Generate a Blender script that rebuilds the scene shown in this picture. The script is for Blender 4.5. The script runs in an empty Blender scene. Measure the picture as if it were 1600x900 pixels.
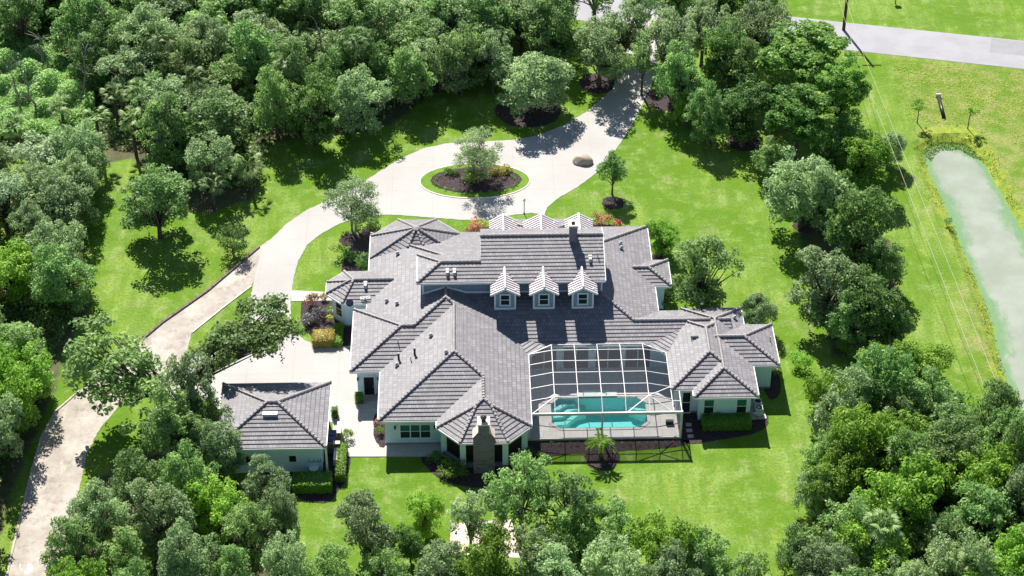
import bpy, bmesh, math, random
import numpy as np
from mathutils import Vector, Matrix
R = math.radians
SC = bpy.context.scene
COL = SC.collection

# ------------------------------------------------------------------ camera, sky, sun, exposure
PITCH, YAW, CAMH = 37.4, 1.35, 120.0
CAMLOC = Vector((0, -CAMH / math.tan(R(PITCH)), CAMH))
cd = bpy.data.cameras.new('camera'); cam = bpy.data.objects.new('camera', cd); COL.objects.link(cam)
cd.lens = 70; cd.sensor_width = 36; cd.clip_start = 1; cd.clip_end = 8000
cam.location = CAMLOC; cam.rotation_euler = (R(90 - PITCH), 0, R(-YAW))
SC.camera = cam
SC.render.resolution_x, SC.render.resolution_y = 1024, 576
SUN_EL, SUN_AZ = 45.5, -14.0          # elevation; azimuth from +Y, clockwise
w = bpy.data.worlds.new('World'); SC.world = w; w.use_nodes = True
wn = w.node_tree; bg = wn.nodes['Background']; sky = wn.nodes.new('ShaderNodeTexSky')
sky.sky_type = 'NISHITA'; sky.sun_disc = False; sky.sun_elevation = R(SUN_EL); sky.sun_rotation = R(SUN_AZ)
sky.air_density = 1.0; sky.dust_density = .4; sky.ozone_density = 1.6
wn.links.new(sky.outputs[0], bg.inputs[0]); bg.inputs[1].default_value = 0.058
sd = bpy.data.lights.new('sun', 'SUN'); sun = bpy.data.objects.new('sun', sd); COL.objects.link(sun)
sd.energy = 4.9; sd.angle = R(.5); sd.color = (1, .95, .87)
az = R(SUN_AZ)
sdir = Vector((math.sin(az) * math.cos(R(SUN_EL)), math.cos(az) * math.cos(R(SUN_EL)), math.sin(R(SUN_EL))))
sun.rotation_euler = sdir.to_track_quat('Z', 'Y').to_euler(); sun.location = sdir * 200
SC.view_settings.view_transform = 'Standard'; SC.view_settings.look = 'None'
SC.view_settings.exposure = 1.08; SC.view_settings.gamma = 1; SC.view_settings.use_curve_mapping = False

_fw = cam.rotation_euler.to_matrix() @ Vector((0, 0, -1)); _rt = cam.rotation_euler.to_matrix() @ Vector((1, 0, 0)); _up = cam.rotation_euler.to_matrix() @ Vector((0, 1, 0))
FPX = 70 / 36 * 1600
def at(px, py, z=0.0):
    """the place on the level z that the surveyed photo point stands on"""
    d = _fw * FPX + _rt * (px - 800) - _up * (py - 450)
    return CAMLOC + d * ((z - CAMLOC.z) / d.z)
def A(px, py, z=0.0):
    p = at(px, py, z); return (p.x, p.y)

# ------------------------------------------------------------------ materials
def nt(m):
    m.use_nodes = True
    return m.node_tree, m.node_tree.nodes['Principled BSDF']
def mixc(t, fac, a, b):
    n = t.nodes.new('ShaderNodeMix'); n.data_type = 'RGBA'
    if isinstance(fac, (int, float)): n.inputs[0].default_value = fac
    else: t.links.new(fac, n.inputs[0])
    for i, c in ((6, a), (7, b)):
        if isinstance(c, tuple): n.inputs[i].default_value = (*c[:3], 1)
        else: t.links.new(c, n.inputs[i])
    return n.outputs[2]
def noise(t, scale, detail=4, rough=.6, vec=None, sx=None):
    n = t.nodes.new('ShaderNodeTexNoise'); n.inputs['Scale'].default_value = scale; n.inputs['Detail'].default_value = detail
    n.inputs['Roughness'].default_value = rough
    if vec is None:
        g = t.nodes.new('ShaderNodeNewGeometry'); vec = g.outputs['Position']
    if sx:
        mp = t.nodes.new('ShaderNodeMapping'); mp.inputs['Scale'].default_value = sx; t.links.new(vec, mp.inputs[0]); vec = mp.outputs[0]
    t.links.new(vec, n.inputs['Vector']); return n.outputs['Fac']
def ramp(t, fac, a, b):
    n = t.nodes.new('ShaderNodeMapRange'); n.inputs[1].default_value = a; n.inputs[2].default_value = b; n.interpolation_type = 'SMOOTHSTEP'
    t.links.new(fac, n.inputs[0]); return n.outputs[0]
def math_(t, op, a, b):
    n = t.nodes.new('ShaderNodeMath'); n.operation = op
    for i, c in enumerate((a, b)):
        if isinstance(c, (int, float)): n.inputs[i].default_value = c
        else: t.links.new(c, n.inputs[i])
    return n.outputs[0]
def bump(t, b, h, s=.3, d=.05):
    n = t.nodes.new('ShaderNodeBump'); n.inputs['Strength'].default_value = s; n.inputs['Distance'].default_value = d
    t.links.new(h, n.inputs['Height']); t.links.new(n.outputs[0], b.inputs['Normal'])
def mat(name, c1, c2=None, scale=1., rough=.7, bs=0, spec=.3, metal=0., detail=5):
    m = bpy.data.materials.new(name); t, b = nt(m)
    b.inputs['Roughness'].default_value = rough; b.inputs['Specular IOR Level'].default_value = spec; b.inputs['Metallic'].default_value = metal
    if c2 is None: c2 = tuple(x * .82 for x in c1)
    f = noise(t, scale, detail)
    t.links.new(mixc(t, ramp(t, f, .3, .7), c1, c2), b.inputs['Base Color'])
    if bs: bump(t, b, noise(t, scale * 6, 3), bs)
    return m
def leafmat(name, a, b_, trans=.5, rough=.5):
    m = bpy.data.materials.new(name); t, b = nt(m)
    at_ = t.nodes.new('ShaderNodeAttribute'); at_.attribute_name = 'tint'
    oi = t.nodes.new('ShaderNodeObjectInfo')
    base = mixc(t, at_.outputs['Fac'], a, b_)
    hsv = t.nodes.new('ShaderNodeHueSaturation'); t.links.new(base, hsv.inputs['Color'])
    mr = t.nodes.new('ShaderNodeMapRange'); mr.inputs[3].default_value = .488; mr.inputs[4].default_value = .508; t.links.new(oi.outputs['Random'], mr.inputs[0]); t.links.new(mr.outputs[0], hsv.inputs['Hue'])
    mr2 = t.nodes.new('ShaderNodeMapRange'); mr2.inputs[3].default_value = .72; mr2.inputs[4].default_value = 1.3
    t.links.new(math_(t, 'FRACT', math_(t, 'MULTIPLY', oi.outputs['Random'], 7.13), 0), mr2.inputs[0]); t.links.new(mr2.outputs[0], hsv.inputs['Value'])
    t.links.new(hsv.outputs[0], b.inputs['Base Color'])
    b.inputs['Roughness'].default_value = rough; b.inputs['Specular IOR Level'].default_value = .35
    tr = t.nodes.new('ShaderNodeBsdfTranslucent'); t.links.new(hsv.outputs[0], tr.inputs[0])
    mx = t.nodes.new('ShaderNodeMixShader'); mx.inputs[0].default_value = trans
    t.links.new(b.outputs[0], mx.inputs[1]); t.links.new(tr.outputs[0], mx.inputs[2])
    t.links.new(mx.outputs[0], t.nodes['Material Output'].inputs[0])
    return m
M = {}
M['oak'] = leafmat('oak_leaves', (.095, .21, .055), (.37, .56, .18))
M['oakgrey'] = leafmat('grey_green_leaves', (.15, .25, .1), (.45, .6, .28))
M['lime'] = leafmat('bright_leaves', (.14, .3, .03), (.34, .56, .08))
M['dark'] = leafmat('dark_leaves', (.06, .15, .035), (.24, .42, .11))
M['silver'] = leafmat('silver_leaves', (.22, .32, .17), (.52, .64, .38))
M['pine'] = leafmat('pine_needles', (.09, .23, .03), (.27, .48, .09))
M['palm'] = leafmat('palm_fronds', (.12, .24, .07), (.4, .52, .2))
M['weed'] = leafmat('tall_weeds', (.26, .46, .12), (.5, .76, .3))
M['reed'] = leafmat('yellow_reeds', (.2, .33, .03), (.46, .52, .06))
M['hedge'] = leafmat('hedge_leaves', (.07, .18, .02), (.24, .42, .04), .25)
M['croton'] = leafmat('croton_leaves', (.22, .2, .03), (.42, .33, .05), .2)
M['yellowleaf'] = leafmat('yellow_leaves', (.4, .45, .05), (.6, .6, .12), .2)
M['coral'] = leafmat('coral_flowers', (.12, .16, .05), (.6, .16, .1), .2)
M['red'] = leafmat('red_flowers', (.4, .06, .08), (.75, .12, .16), .2)
M['purple'] = leafmat('grey_purple_leaves', (.08, .09, .08), (.2, .18, .2), .2)
M['moss'] = leafmat('hanging_moss', (.14, .16, .12), (.3, .31, .26), .2)
M['cypress'] = leafmat('cypress_leaves', (.16, .34, .03), (.28, .5, .06))
M['bark'] = mat('bark', (.13, .11, .09), (.06, .05, .045), 3, .9, .5)
M['palebark'] = mat('pale_bark', (.32, .29, .26), (.18, .16, .15), 3, .9, .4)
M['white'] = mat('white_paint', (.8, .8, .8), (.74, .75, .76), 1.5, .45)
M['stucco'] = mat('pale_stucco', (.63, .81, .9), (.58, .76, .86), .8, .85, .1)
M['siding'] = mat('blue_grey_siding', (.24, .32, .38), (.22, .29, .35), 2, .7)
M['black'] = mat('dark_bronze', (.015, .015, .017), None, 3, .4)
M['vent'] = mat('grey_vent_metal', (.5, .5, .52), None, 3, .45)
M['concrete'] = None
M['capstone'] = mat('cream_cap_stone', (.72, .62, .52), (.6, .52, .44), 4, .8, .2)
M['rock'] = mat('tan_rock', (.46, .38, .28), (.26, .22, .18), 1.4, .9, .8)
M['aluminium'] = mat('white_aluminium', (.66, .64, .65), None, 2, .4)
M['blueplastic'] = mat('blue_plastic', (.02, .05, .16), None, 3, .4)
M['greyplastic'] = mat('light_grey_casing', (.55, .57, .58), None, 3, .5)
M['wire'] = mat('pale_cable', (.5, .47, .4), None, 3, .5)
M['pole'] = mat('dark_wood_pole', (.06, .045, .035), None, 3, .8, .3)
M['poolplaster'] = mat('pool_plaster', (.5, .84, .83), (.46, .8, .8), 1.2, .6)
M['paleplaster'] = mat('pool_step_plaster', (.75, .88, .85), None, 1.2, .6)
M['terracotta'] = mat('brick_red', (.3, .16, .12), (.22, .12, .1), 6, .85, .3)
M['mulch'] = mat('dark_mulch', (.028, .019, .021), (.075, .052, .057), 5, .95, 1.0)

def fancy():
    # glass of the windows
    m = bpy.data.materials.new('window_glass'); t, b = nt(m); b.inputs['Base Color'].default_value = (.012, .03, .028, 1); b.inputs['Roughness'].default_value = .06; b.inputs['Specular IOR Level'].default_value = .6; M['glass'] = m
    m = bpy.data.materials.new('blind'); t, b = nt(m); b.inputs['Base Color'].default_value = (.03, .16, .14, 1); b.inputs['Roughness'].default_value = .15; M['blind'] = m
    # brick-like sheets
    def brick(name, c1, c2, mort, bw, bh, ms, uv=False, rough=.75, var=.5, bs=.25, sc=.4, dirt=(.5, .5, .5)):
        m = bpy.data.materials.new(name); t, b = nt(m)
        br = t.nodes.new('ShaderNodeTexBrick'); br.inputs['Scale'].default_value = 1; br.inputs['Brick Width'].default_value = bw; br.inputs['Row Height'].default_value = bh
        br.inputs['Mortar Size'].default_value = ms; br.inputs['Mortar Smooth'].default_value = .3; br.inputs['Bias'].default_value = 0
        br.inputs['Color1'].default_value = (*c1, 1); br.inputs['Color2'].default_value = (*c2, 1); br.inputs['Mortar'].default_value = (*mort, 1)
        if uv:
            tc = t.nodes.new('ShaderNodeTexCoord'); t.links.new(tc.outputs['UV'], br.inputs['Vector'])
        else:
            g = t.nodes.new('ShaderNodeNewGeometry'); t.links.new(g.outputs['Position'], br.inputs['Vector'])
        f = ramp(t, noise(t, sc, 6, .65), .35, .7)
        c = mixc(t, math_(t, 'MULTIPLY', f, var), br.outputs['Color'], dirt)
        t.links.new(c, b.inputs['Base Color']); b.inputs['Roughness'].default_value = rough; b.inputs['Specular IOR Level'].default_value = .3
        bump(t, b, br.outputs['Fac'], -bs, .02)
        M[name] = m
    brick('roof_tile', (.155, .15, .165), (.245, .235, .252), (.085, .08, .09), .34, .43, .022, True, .6, .6, .5, .7, (.145, .135, .14))
    brick('paver', (.4, .385, .36), (.47, .45, .42), (.3, .28, .26), .6, .6, .015, False, .8, .4, .1, .6, (.42, .38, .33))
    brick('deck_paver', (.56, .545, .53), (.66, .64, .62), (.4, .39, .38), 1.2, .9, .02, False, .8, .4, .1, .6, (.48, .46, .43))
    # stacked stone, in object space of vertical faces: use generated brick by z
    m = bpy.data.materials.new('stacked_stone'); t, b = nt(m)
    g = t.nodes.new('ShaderNodeNewGeometry'); sx = t.nodes.new('ShaderNodeSeparateXYZ'); t.links.new(g.outputs['Position'], sx.inputs[0])
    cx = t.nodes.new('ShaderNodeCombineXYZ'); t.links.new(math_(t, 'ADD', sx.outputs[0], sx.outputs[1]), cx.inputs[0]); t.links.new(sx.outputs[2], cx.inputs[1])
    br = t.nodes.new('ShaderNodeTexBrick'); t.links.new(cx.outputs[0], br.inputs[0]); br.inputs['Scale'].default_value = 1; br.inputs['Brick Width'].default_value = .42; br.inputs['Row Height'].default_value = .13
    br.inputs['Mortar Size'].default_value = .018; br.inputs['Color1'].default_value = (.26, .245, .32, 1); br.inputs['Color2'].default_value = (.11, .105, .15, 1); br.inputs['Mortar'].default_value = (.05, .05, .05, 1)
    c = mixc(t, ramp(t, noise(t, 2.5, 5), .35, .65), br.outputs['Color'], (.18, .16, .2)); t.links.new(c, b.inputs['Base Color']); b.inputs['Roughness'].default_value = .9
    bump(t, b, math_(t, 'ADD', br.outputs['Fac'], noise(t, 9, 3)), -.6, .06); M['stone'] = m
    # standing seam metal
    M['metalroof'] = mat('pale_metal_roof', (.62, .58, .6), (.56, .53, .56), 1.5, .4, 0, .5)
    M['seam'] = mat('seam_shadow_brown', (.13, .085, .08), None, 2, .5)  # raised seams; their shadow lines are put into the dark brown colour
    # concrete drive
    m = bpy.data.materials.new('driveway_concrete'); t, b = nt(m)
    c = mixc(t, ramp(t, noise(t, .12, 6, .6), .35, .7), (.38, .367, .355), (.335, .32, .305))
    c = mixc(t, math_(t, 'MULTIPLY', ramp(t, noise(t, 1.7, 5, .7), .5, .8), .4), c, (.35, .31, .27))
    br = t.nodes.new('ShaderNodeTexBrick'); g = t.nodes.new('ShaderNodeNewGeometry'); t.links.new(g.outputs['Position'], br.inputs[0])
    br.offset = 0; br.inputs['Scale'].default_value = 1; br.inputs['Brick Width'].default_value = 4.3; br.inputs['Row Height'].default_value = 4.3; br.inputs['Mortar Size'].default_value = .03
    br.inputs['Mortar Smooth'].default_value = .6
    c = mixc(t, math_(t, 'MULTIPLY', br.outputs['Fac'], .45), c, (.24, .21, .18)); c = mixc(t, math_(t, 'MULTIPLY', ramp(t, noise(t, .5, 6, .7, sx=(1, 2.2, 1)), .56, .7), .4), c, (.4, .38, .36)); c = mixc(t, math_(t, 'MULTIPLY', ramp(t, noise(t, .8, 7, .8), .6, .72), .5), c, (.27, .24, .21))
    t.links.new(c, b.inputs['Base Color']); b.inputs['Roughness'].default_value = .85; M['concrete'] = m
    # old lane
    m = bpy.data.materials.new('worn_lane'); t, b = nt(m)
    c = mixc(t, ramp(t, noise(t, .25, 7, .7), .38, .62), (.31, .275, .235), (.42, .38, .34))
    c = mixc(t, math_(t, 'MULTIPLY', ramp(t, noise(t, .55, 8, .78), .48, .66), .7), c, (.2, .165, .13))
    c = mixc(t, math_(t, 'MULTIPLY', ramp(t, noise(t, .6, 5, .7, sx=(2.2, .5, 1)), .55, .7), .5), c, (.48, .45, .42))
    t.links.new(c, b.inputs['Base Color']); b.inputs['Roughness'].default_value = .92; bump(t, b, noise(t, 3, 5), .3); M['lane'] = m
    # asphalt road
    m = bpy.data.materials.new('bleached_road'); t, b = nt(m)
    c = mixc(t, ramp(t, noise(t, .3, 6, .6), .35, .65), (.3, .295, .315), (.26, .255, .275)); c = mixc(t, math_(t, 'MULTIPLY', ramp(t, noise(t, .8, 6, .7, sx=(.3, 3, 1)), .5, .7), .4), c, (.24, .235, .25))
    t.links.new(c, b.inputs['Base Color']); b.inputs['Roughness'].default_value = .85; M['road'] = m
    M['patch'] = mat('grey_road_patch', (.26, .26, .27), (.23, .23, .24), .8, .85)
    # ground: lawn, dry meadow, yellow bank, wood floor, by zone attribute
    m = bpy.data.materials.new('ground_cover'); t, b = nt(m)
    at_ = t.nodes.new('ShaderNodeAttribute'); at_.attribute_name = 'zone'; sp = t.nodes.new('ShaderNodeSeparateColor'); t.links.new(at_.outputs['Color'], sp.inputs[0])
    big = noise(t, .07, 5, .6); mid = noise(t, .45, 6, .65); fin = noise(t, 4, 5, .7); mow = noise(t, .5, 3, .5, sx=(2.4, .25, 1))
    lawn = mixc(t, ramp(t, big, .4, .6), (.1, .195, .012), (.205, .29, .05))
    lawn = mixc(t, math_(t, 'MULTIPLY', ramp(t, mid, .46, .6), .7), lawn, (.24, .33, .09)); lawn = mixc(t, math_(t, 'MULTIPLY', ramp(t, noise(t, .16, 7, .7), .48, .58), .8), lawn, (.1, .2, .006)); lawn = mixc(t, math_(t, 'MULTIPLY', ramp(t, noise(t, .35, 9, .8), .53, .63), .6), lawn, (.32, .31, .16))
    wv = t.nodes.new('ShaderNodeTexWave'); g = t.nodes.new('ShaderNodeNewGeometry'); mp = t.nodes.new('ShaderNodeMapping'); mp.inputs['Rotation'].default_value = (0, 0, .25); t.links.new(g.outputs['Position'], mp.inputs[0]); t.links.new(mp.outputs[0], wv.inputs[0])
    wv.inputs['Scale'].default_value = .16; wv.inputs['Distortion'].default_value = 1.5; wv.inputs['Detail'].default_value = 3; wv.inputs['Detail Scale'].default_value = .6
    lawn = mixc(t, math_(t, 'MULTIPLY', wv.outputs['Fac'], .28), lawn, (.09, .18, .012))
    lawn = mixc(t, math_(t, 'MULTIPLY', ramp(t, mow, .45, .58), .45), lawn, (.1, .195, .02))
    lawn = mixc(t, math_(t, 'MULTIPLY', ramp(t, fin, .42, .62), .6), lawn, (.075, .15, .02))
    dry = mixc(t, ramp(t, mid, .35, .62), (.115, .21, .02), (.25, .265, .09))
    dry = mixc(t, math_(t, 'MULTIPLY', ramp(t, fin, .45, .62), .65), dry, (.09, .13, .025))
    yel = mixc(t, ramp(t, noise(t, 1.2, 6, .7), .35, .65), (.3, .33, .05), (.16, .25, .03))
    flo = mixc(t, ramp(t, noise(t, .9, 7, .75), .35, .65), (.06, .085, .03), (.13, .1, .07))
    def wob(ch, k=.5):
        return ramp(t, math_(t, 'ADD', ch, math_(t, 'MULTIPLY', math_(t, 'SUBTRACT', noise(t, .7, 6, .7), .5), k)), .35, .65)
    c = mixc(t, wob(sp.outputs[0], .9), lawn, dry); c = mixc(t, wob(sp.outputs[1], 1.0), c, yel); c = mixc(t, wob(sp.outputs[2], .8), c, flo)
    t.links.new(c, b.inputs['Base Color']); b.inputs['Roughness'].default_value = .95; b.inputs['Specular IOR Level'].default_value = .1
    bump(t, b, math_(t, 'ADD', math_(t, 'MULTIPLY', noise(t, 5, 5, .7), .6), mid), .8, .12); M['ground'] = m
    # pond
    m = bpy.data.materials.new('milky_pond_water'); t, b = nt(m)
    a2 = t.nodes.new('ShaderNodeAttribute'); a2.attribute_name = 'weed'
    e = math_(t, 'ADD', a2.outputs['Fac'], math_(t, 'MULTIPLY', math_(t, 'SUBTRACT', noise(t, 1.0, 7, .75, sx=(1.6, .8, 1)), .5), 1.5))
    c = mixc(t, ramp(t, noise(t, .25, 4), .3, .7), (.24, .27, .21), (.3, .325, .27))
    c = mixc(t, ramp(t, e, .35, .95), c, (.15, .25, .12)); c = mixc(t, ramp(t, e, 1.0, 1.4), c, (.17, .31, .04))
    t.links.new(c, b.inputs['Base Color']); b.inputs['Roughness'].default_value = .12; M['pond'] = m
    # pool water
    m = bpy.data.materials.new('pool_water'); t, b = nt(m); t.nodes.remove(b)
    tr = t.nodes.new('ShaderNodeBsdfTransparent'); tr.inputs[0].default_value = (.62, .98, .97, 1)
    gl = t.nodes.new('ShaderNodeBsdfGlossy'); gl.inputs['Roughness'].default_value = .03
    lw = t.nodes.new('ShaderNodeFresnel'); lw.inputs[0].default_value = 1.33
    mx = t.nodes.new('ShaderNodeMixShader'); t.links.new(lw.outputs[0], mx.inputs[0]); t.links.new(tr.outputs[0], mx.inputs[1]); t.links.new(gl.outputs[0], mx.inputs[2])
    bn = t.nodes.new('ShaderNodeBump'); bn.inputs['Strength'].default_value = .15; bn.inputs['Distance'].default_value = .03; t.links.new(noise(t, 2.5, 3), bn.inputs['Height']); t.links.new(bn.outputs[0], gl.inputs['Normal'])
    t.links.new(mx.outputs[0], t.nodes['Material Output'].inputs[0]); M['water'] = m
    # insect screen
    m = bpy.data.materials.new('insect_screen'); t, b = nt(m); b.inputs['Base Color'].default_value = (.018, .025, .04, 1); b.inputs['Roughness'].default_value = .6; b.inputs['Specular IOR Level'].default_value = .15
    tr = t.nodes.new('ShaderNodeBsdfTransparent'); mx = t.nodes.new('ShaderNodeMixShader'); mx.inputs[0].default_value = .36
    t.links.new(tr.outputs[0], mx.inputs[1]); t.links.new(b.outputs[0], mx.inputs[2]); t.links.new(mx.outputs[0], t.nodes['Material Output'].inputs[0]); M['screen'] = m
fancy()

# ------------------------------------------------------------------ mesh helpers
def tag(o, label=None, cat=None, group=None, kind=None):
    if label: o['label'] = label
    if cat: o['category'] = cat
    if group: o['group'] = group
    if kind: o['kind'] = kind
    return o
def empty(name, loc, label=None, cat=None, group=None, rz=0):
    o = bpy.data.objects.new(name, None); COL.objects.link(o); o.location = (loc[0], loc[1], loc[2] if len(loc) > 2 else 0)
    o.rotation_euler = (0, 0, rz); o.empty_display_size = .3
    return tag(o, label, cat, group)
class MB:
    def __init__(s): s.v = []; s.f = []; s.uv = None
    def add(s, vs, fs):
        n = len(s.v); s.v += [tuple(v) for v in vs]; s.f += [tuple(i + n for i in f) for f in fs]
    def box(s, x0, x1, y0, y1, z0, z1):
        s.add([(x0, y0, z0), (x1, y0, z0), (x1, y1, z0), (x0, y1, z0), (x0, y0, z1), (x1, y0, z1), (x1, y1, z1), (x0, y1, z1)],
              [(0, 3, 2, 1), (4, 5, 6, 7), (0, 1, 5, 4), (1, 2, 6, 5), (2, 3, 7, 6), (3, 0, 4, 7)])
    def beam(s, p, q, w_=.08, h=.08):
        p, q = Vector(p), Vector(q); d = (q - p)
        if d.length < 1e-4: return
        d.normalize(); up = Vector((0, 0, 1)) if abs(d.z) < .95 else Vector((0, 1, 0))
        a = d.cross(up).normalized() * w_ / 2; b = a.cross(d).normalized() * h / 2
        s.add([p - a - b, p + a - b, p + a + b, p - a + b, q - a - b, q + a - b, q + a + b, q - a + b],
              [(0, 1, 2, 3), (7, 6, 5, 4), (0, 4, 5, 1), (1, 5, 6, 2), (2, 6, 7, 3), (3, 7, 4, 0)])
    def tube(s, pts, rad, n=6, cap=True):
        pts = [Vector(p) for p in pts]; rings = []
        for i, p in enumerate(pts):
            d = (pts[min(i + 1, len(pts) - 1)] - pts[max(i - 1, 0)]).normalized()
            a = d.cross(Vector((0, 0, 1)) if abs(d.z) < .9 else Vector((1, 0, 0))).normalized(); b = d.cross(a)
            r = rad[i] if isinstance(rad, (list, tuple)) else rad
            rings.append([p + (a * math.cos(k * 2 * math.pi / n) + b * math.sin(k * 2 * math.pi / n)) * r for k in range(n)])
        n0 = len(s.v); s.v += [tuple(v) for rg in rings for v in rg]
        for i in range(len(pts) - 1):
            for k in range(n):
                s.f.append((n0 + i * n + k, n0 + i * n + (k + 1) % n, n0 + (i + 1) * n + (k + 1) % n, n0 + (i + 1) * n + k))
        if cap: s.f.append(tuple(n0 + k for k in range(n))[::-1]); s.f.append(tuple(n0 + (len(pts) - 1) * n + k for k in range(n)))
    def prism(s, poly, z0, z1):
        n = len(poly); vs = [(p[0], p[1], z0) for p in poly] + [(p[0], p[1], z1) for p in poly]
        s.add(vs, [tuple(range(n))[::-1], tuple(range(n, 2 * n))] + [(i, (i + 1) % n, n + (i + 1) % n, n + i) for i in range(n)])
    def build(s, name, m, parent=None, smooth=False, bevel=0):
        me = bpy.data.meshes.new(name); me.from_pydata(s.v, [], s.f)
        if s.uv is not None:
            ul = me.uv_layers.new(name='UVMap'); flat = [c for f in s.uv for uvp in f for c in uvp]; ul.data.foreach_set('uv', flat)
        me.materials.append(m)
        if smooth: me.polygons.foreach_set('use_smooth', [True] * len(me.polygons))
        me.update()
        o = bpy.data.objects.new(name, me); COL.objects.link(o)
        if parent is not None: o.parent = parent; o.matrix_parent_inverse = Matrix.Translation(-parent_loc(parent)) if False else Matrix()
        if bevel:
            b = o.modifiers.new('bevel', 'BEVEL'); b.width = bevel; b.segments = 2; b.limit_method = 'ANGLE'
        return o
def parent_loc(p): return p.matrix_world.translation
def chaikin(pts, it=2, closed=True):
    for _ in range(it):
        out = []; n = len(pts)
        for i in range(n if closed else n - 1):
            p, q = pts[i], pts[(i + 1) % n]
            out += [(p[0] * .75 + q[0] * .25, p[1] * .75 + q[1] * .25), (p[0] * .25 + q[0] * .75, p[1] * .25 + q[1] * .75)]
        pts = out if closed else [pts[0]] + out + [pts[-1]]
    return pts
def sheet(name, poly, z, m, skirt=.3, kind='structure', parent=None, rough=0, seed=0):
    rnd = random.Random(seed)
    if rough:
        out = []
        for i in range(len(poly)):
            p, q = poly[i], poly[(i + 1) % len(poly)]; L = math.dist(p, q); k = max(1, int(L / .35))
            for j in range(k):
                f = j / k; out.append((p[0] + (q[0] - p[0]) * f + rnd.uniform(-rough, rough), p[1] + (q[1] - p[1]) * f + rnd.uniform(-rough, rough)))
        poly = out
    bm = bmesh.new(); vs = [bm.verts.new((p[0], p[1], z)) for p in poly]; f = bm.faces.new(vs)
    if f.calc_area() and f.normal.z < 0: f.normal_flip()
    f.normal_update()
    if f.normal.z < 0: f.normal_flip()
    lo = [bm.verts.new((p[0], p[1], z - skirt)) for p in poly]
    for i in range(len(vs)):
        j = (i + 1) % len(vs); bm.faces.new((vs[i], lo[i], lo[j], vs[j]))
    bmesh.ops.triangulate(bm, faces=[f])
    me = bpy.data.meshes.new(name); bm.to_mesh(me); bm.free(); me.materials.append(m)
    o = bpy.data.objects.new(name, me); COL.objects.link(o)
    if kind: o['kind'] = kind
    if parent is not None: o.parent = parent
    return o
def ribbon(pts, w_, z0, z1, name, m, kind='structure'):
    b = MB()
    for p, q in zip(pts[:-1], pts[1:]): b.beam((p[0], p[1], (z0 + z1) / 2), (q[0], q[1], (z0 + z1) / 2), w_, z1 - z0)
    o = b.build(name, m); o['kind'] = kind; return o
def inpoly(P, poly):
    x, y = P[:, 0], P[:, 1]; c = np.zeros(len(P), bool); n = len(poly)
    for i in range(n):
        x0, y0 = poly[i]; x1, y1 = poly[(i + 1) % n]
        k = ((y0 > y) != (y1 > y)) & (x < (x1 - x0) * (y - y0) / ((y1 - y0) or 1e-9) + x0); c ^= k
    return c
def sdist(P, poly):
    d = np.full(len(P), 1e9); n = len(poly)
    for i in range(n):
        a = np.array(poly[i][:2]); b = np.array(poly[(i + 1) % n][:2]); ab = b - a
        t = np.clip(((P - a) @ ab) / max(ab @ ab, 1e-9), 0, 1); d = np.minimum(d, np.linalg.norm(P - a - t[:, None] * ab, axis=1))
    return np.where(inpoly(P, poly), d, -d)

# ------------------------------------------------------------------ ground
pond_px = [(1443, 232), (1452, 222), (1480, 216), (1512, 222), (1540, 250), (1560, 285), (1580, 320), (1600, 352), (1640, 420), (1680, 520), (1690, 640), (1680, 720), (1600, 700), (1580, 600), (1564, 560), (1552, 500), (1530, 440), (1508, 390), (1490, 345), (1470, 300), (1452, 262)]
POND = [A(*p) for p in pond_px]
bank_px = [(1425, 200), (1480, 188), (1530, 196), (1565, 240), (1600, 310), (1660, 400), (1720, 520), (1730, 720), (1590, 720), (1545, 620), (1535, 540), (1515, 470), (1490, 405), (1468, 355), (1440, 300), (1425, 250)]
BANK = [A(*p) for p in bank_px]
meadow_px = [(1345, 60), (1700, 90), (1800, 760), (1590, 760), (1470, 600), (1440, 540), (1440, 400), (1400, 330), (1385, 200)]
MEADOW = [A(*p) for p in meadow_px]
wood1_px = [(-60, 250), (60, 240), (150, 262), (205, 250), (280, 330), (330, 335), (400, 310), (425, 225), (500, 215), (610, 200), (660, 160), (720, 130), (780, 125), (790, -60), (700, -160), (-120, -160)]
wood2_px = [(-80, 400), (100, 420), (150, 470), (100, 560), (95, 600), (60, 680), (25, 760), (0, 860), (-60, 980)]
wood3_px = [(130, 760), (230, 700), (330, 720), (400, 770), (470, 850), (500, 960), (60, 960), (90, 850)]
wood4_px = [(1300, 580), (1440, 590), (1500, 640), (1700, 700), (1750, 1000), (1280, 1000), (1310, 860), (1300, 700)]
wood5_px = [(1235, 330), (1300, 330), (1400, 380), (1420, 520), (1380, 560), (1300, 560), (1275, 470)]
WOODS = [[A(*p) for p in w_] for w_ in (wood1_px, wood2_px, wood3_px, wood4_px, wood5_px)]
POOLRECT = (6.2, 16.2, -21.9, -16.4)
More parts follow.
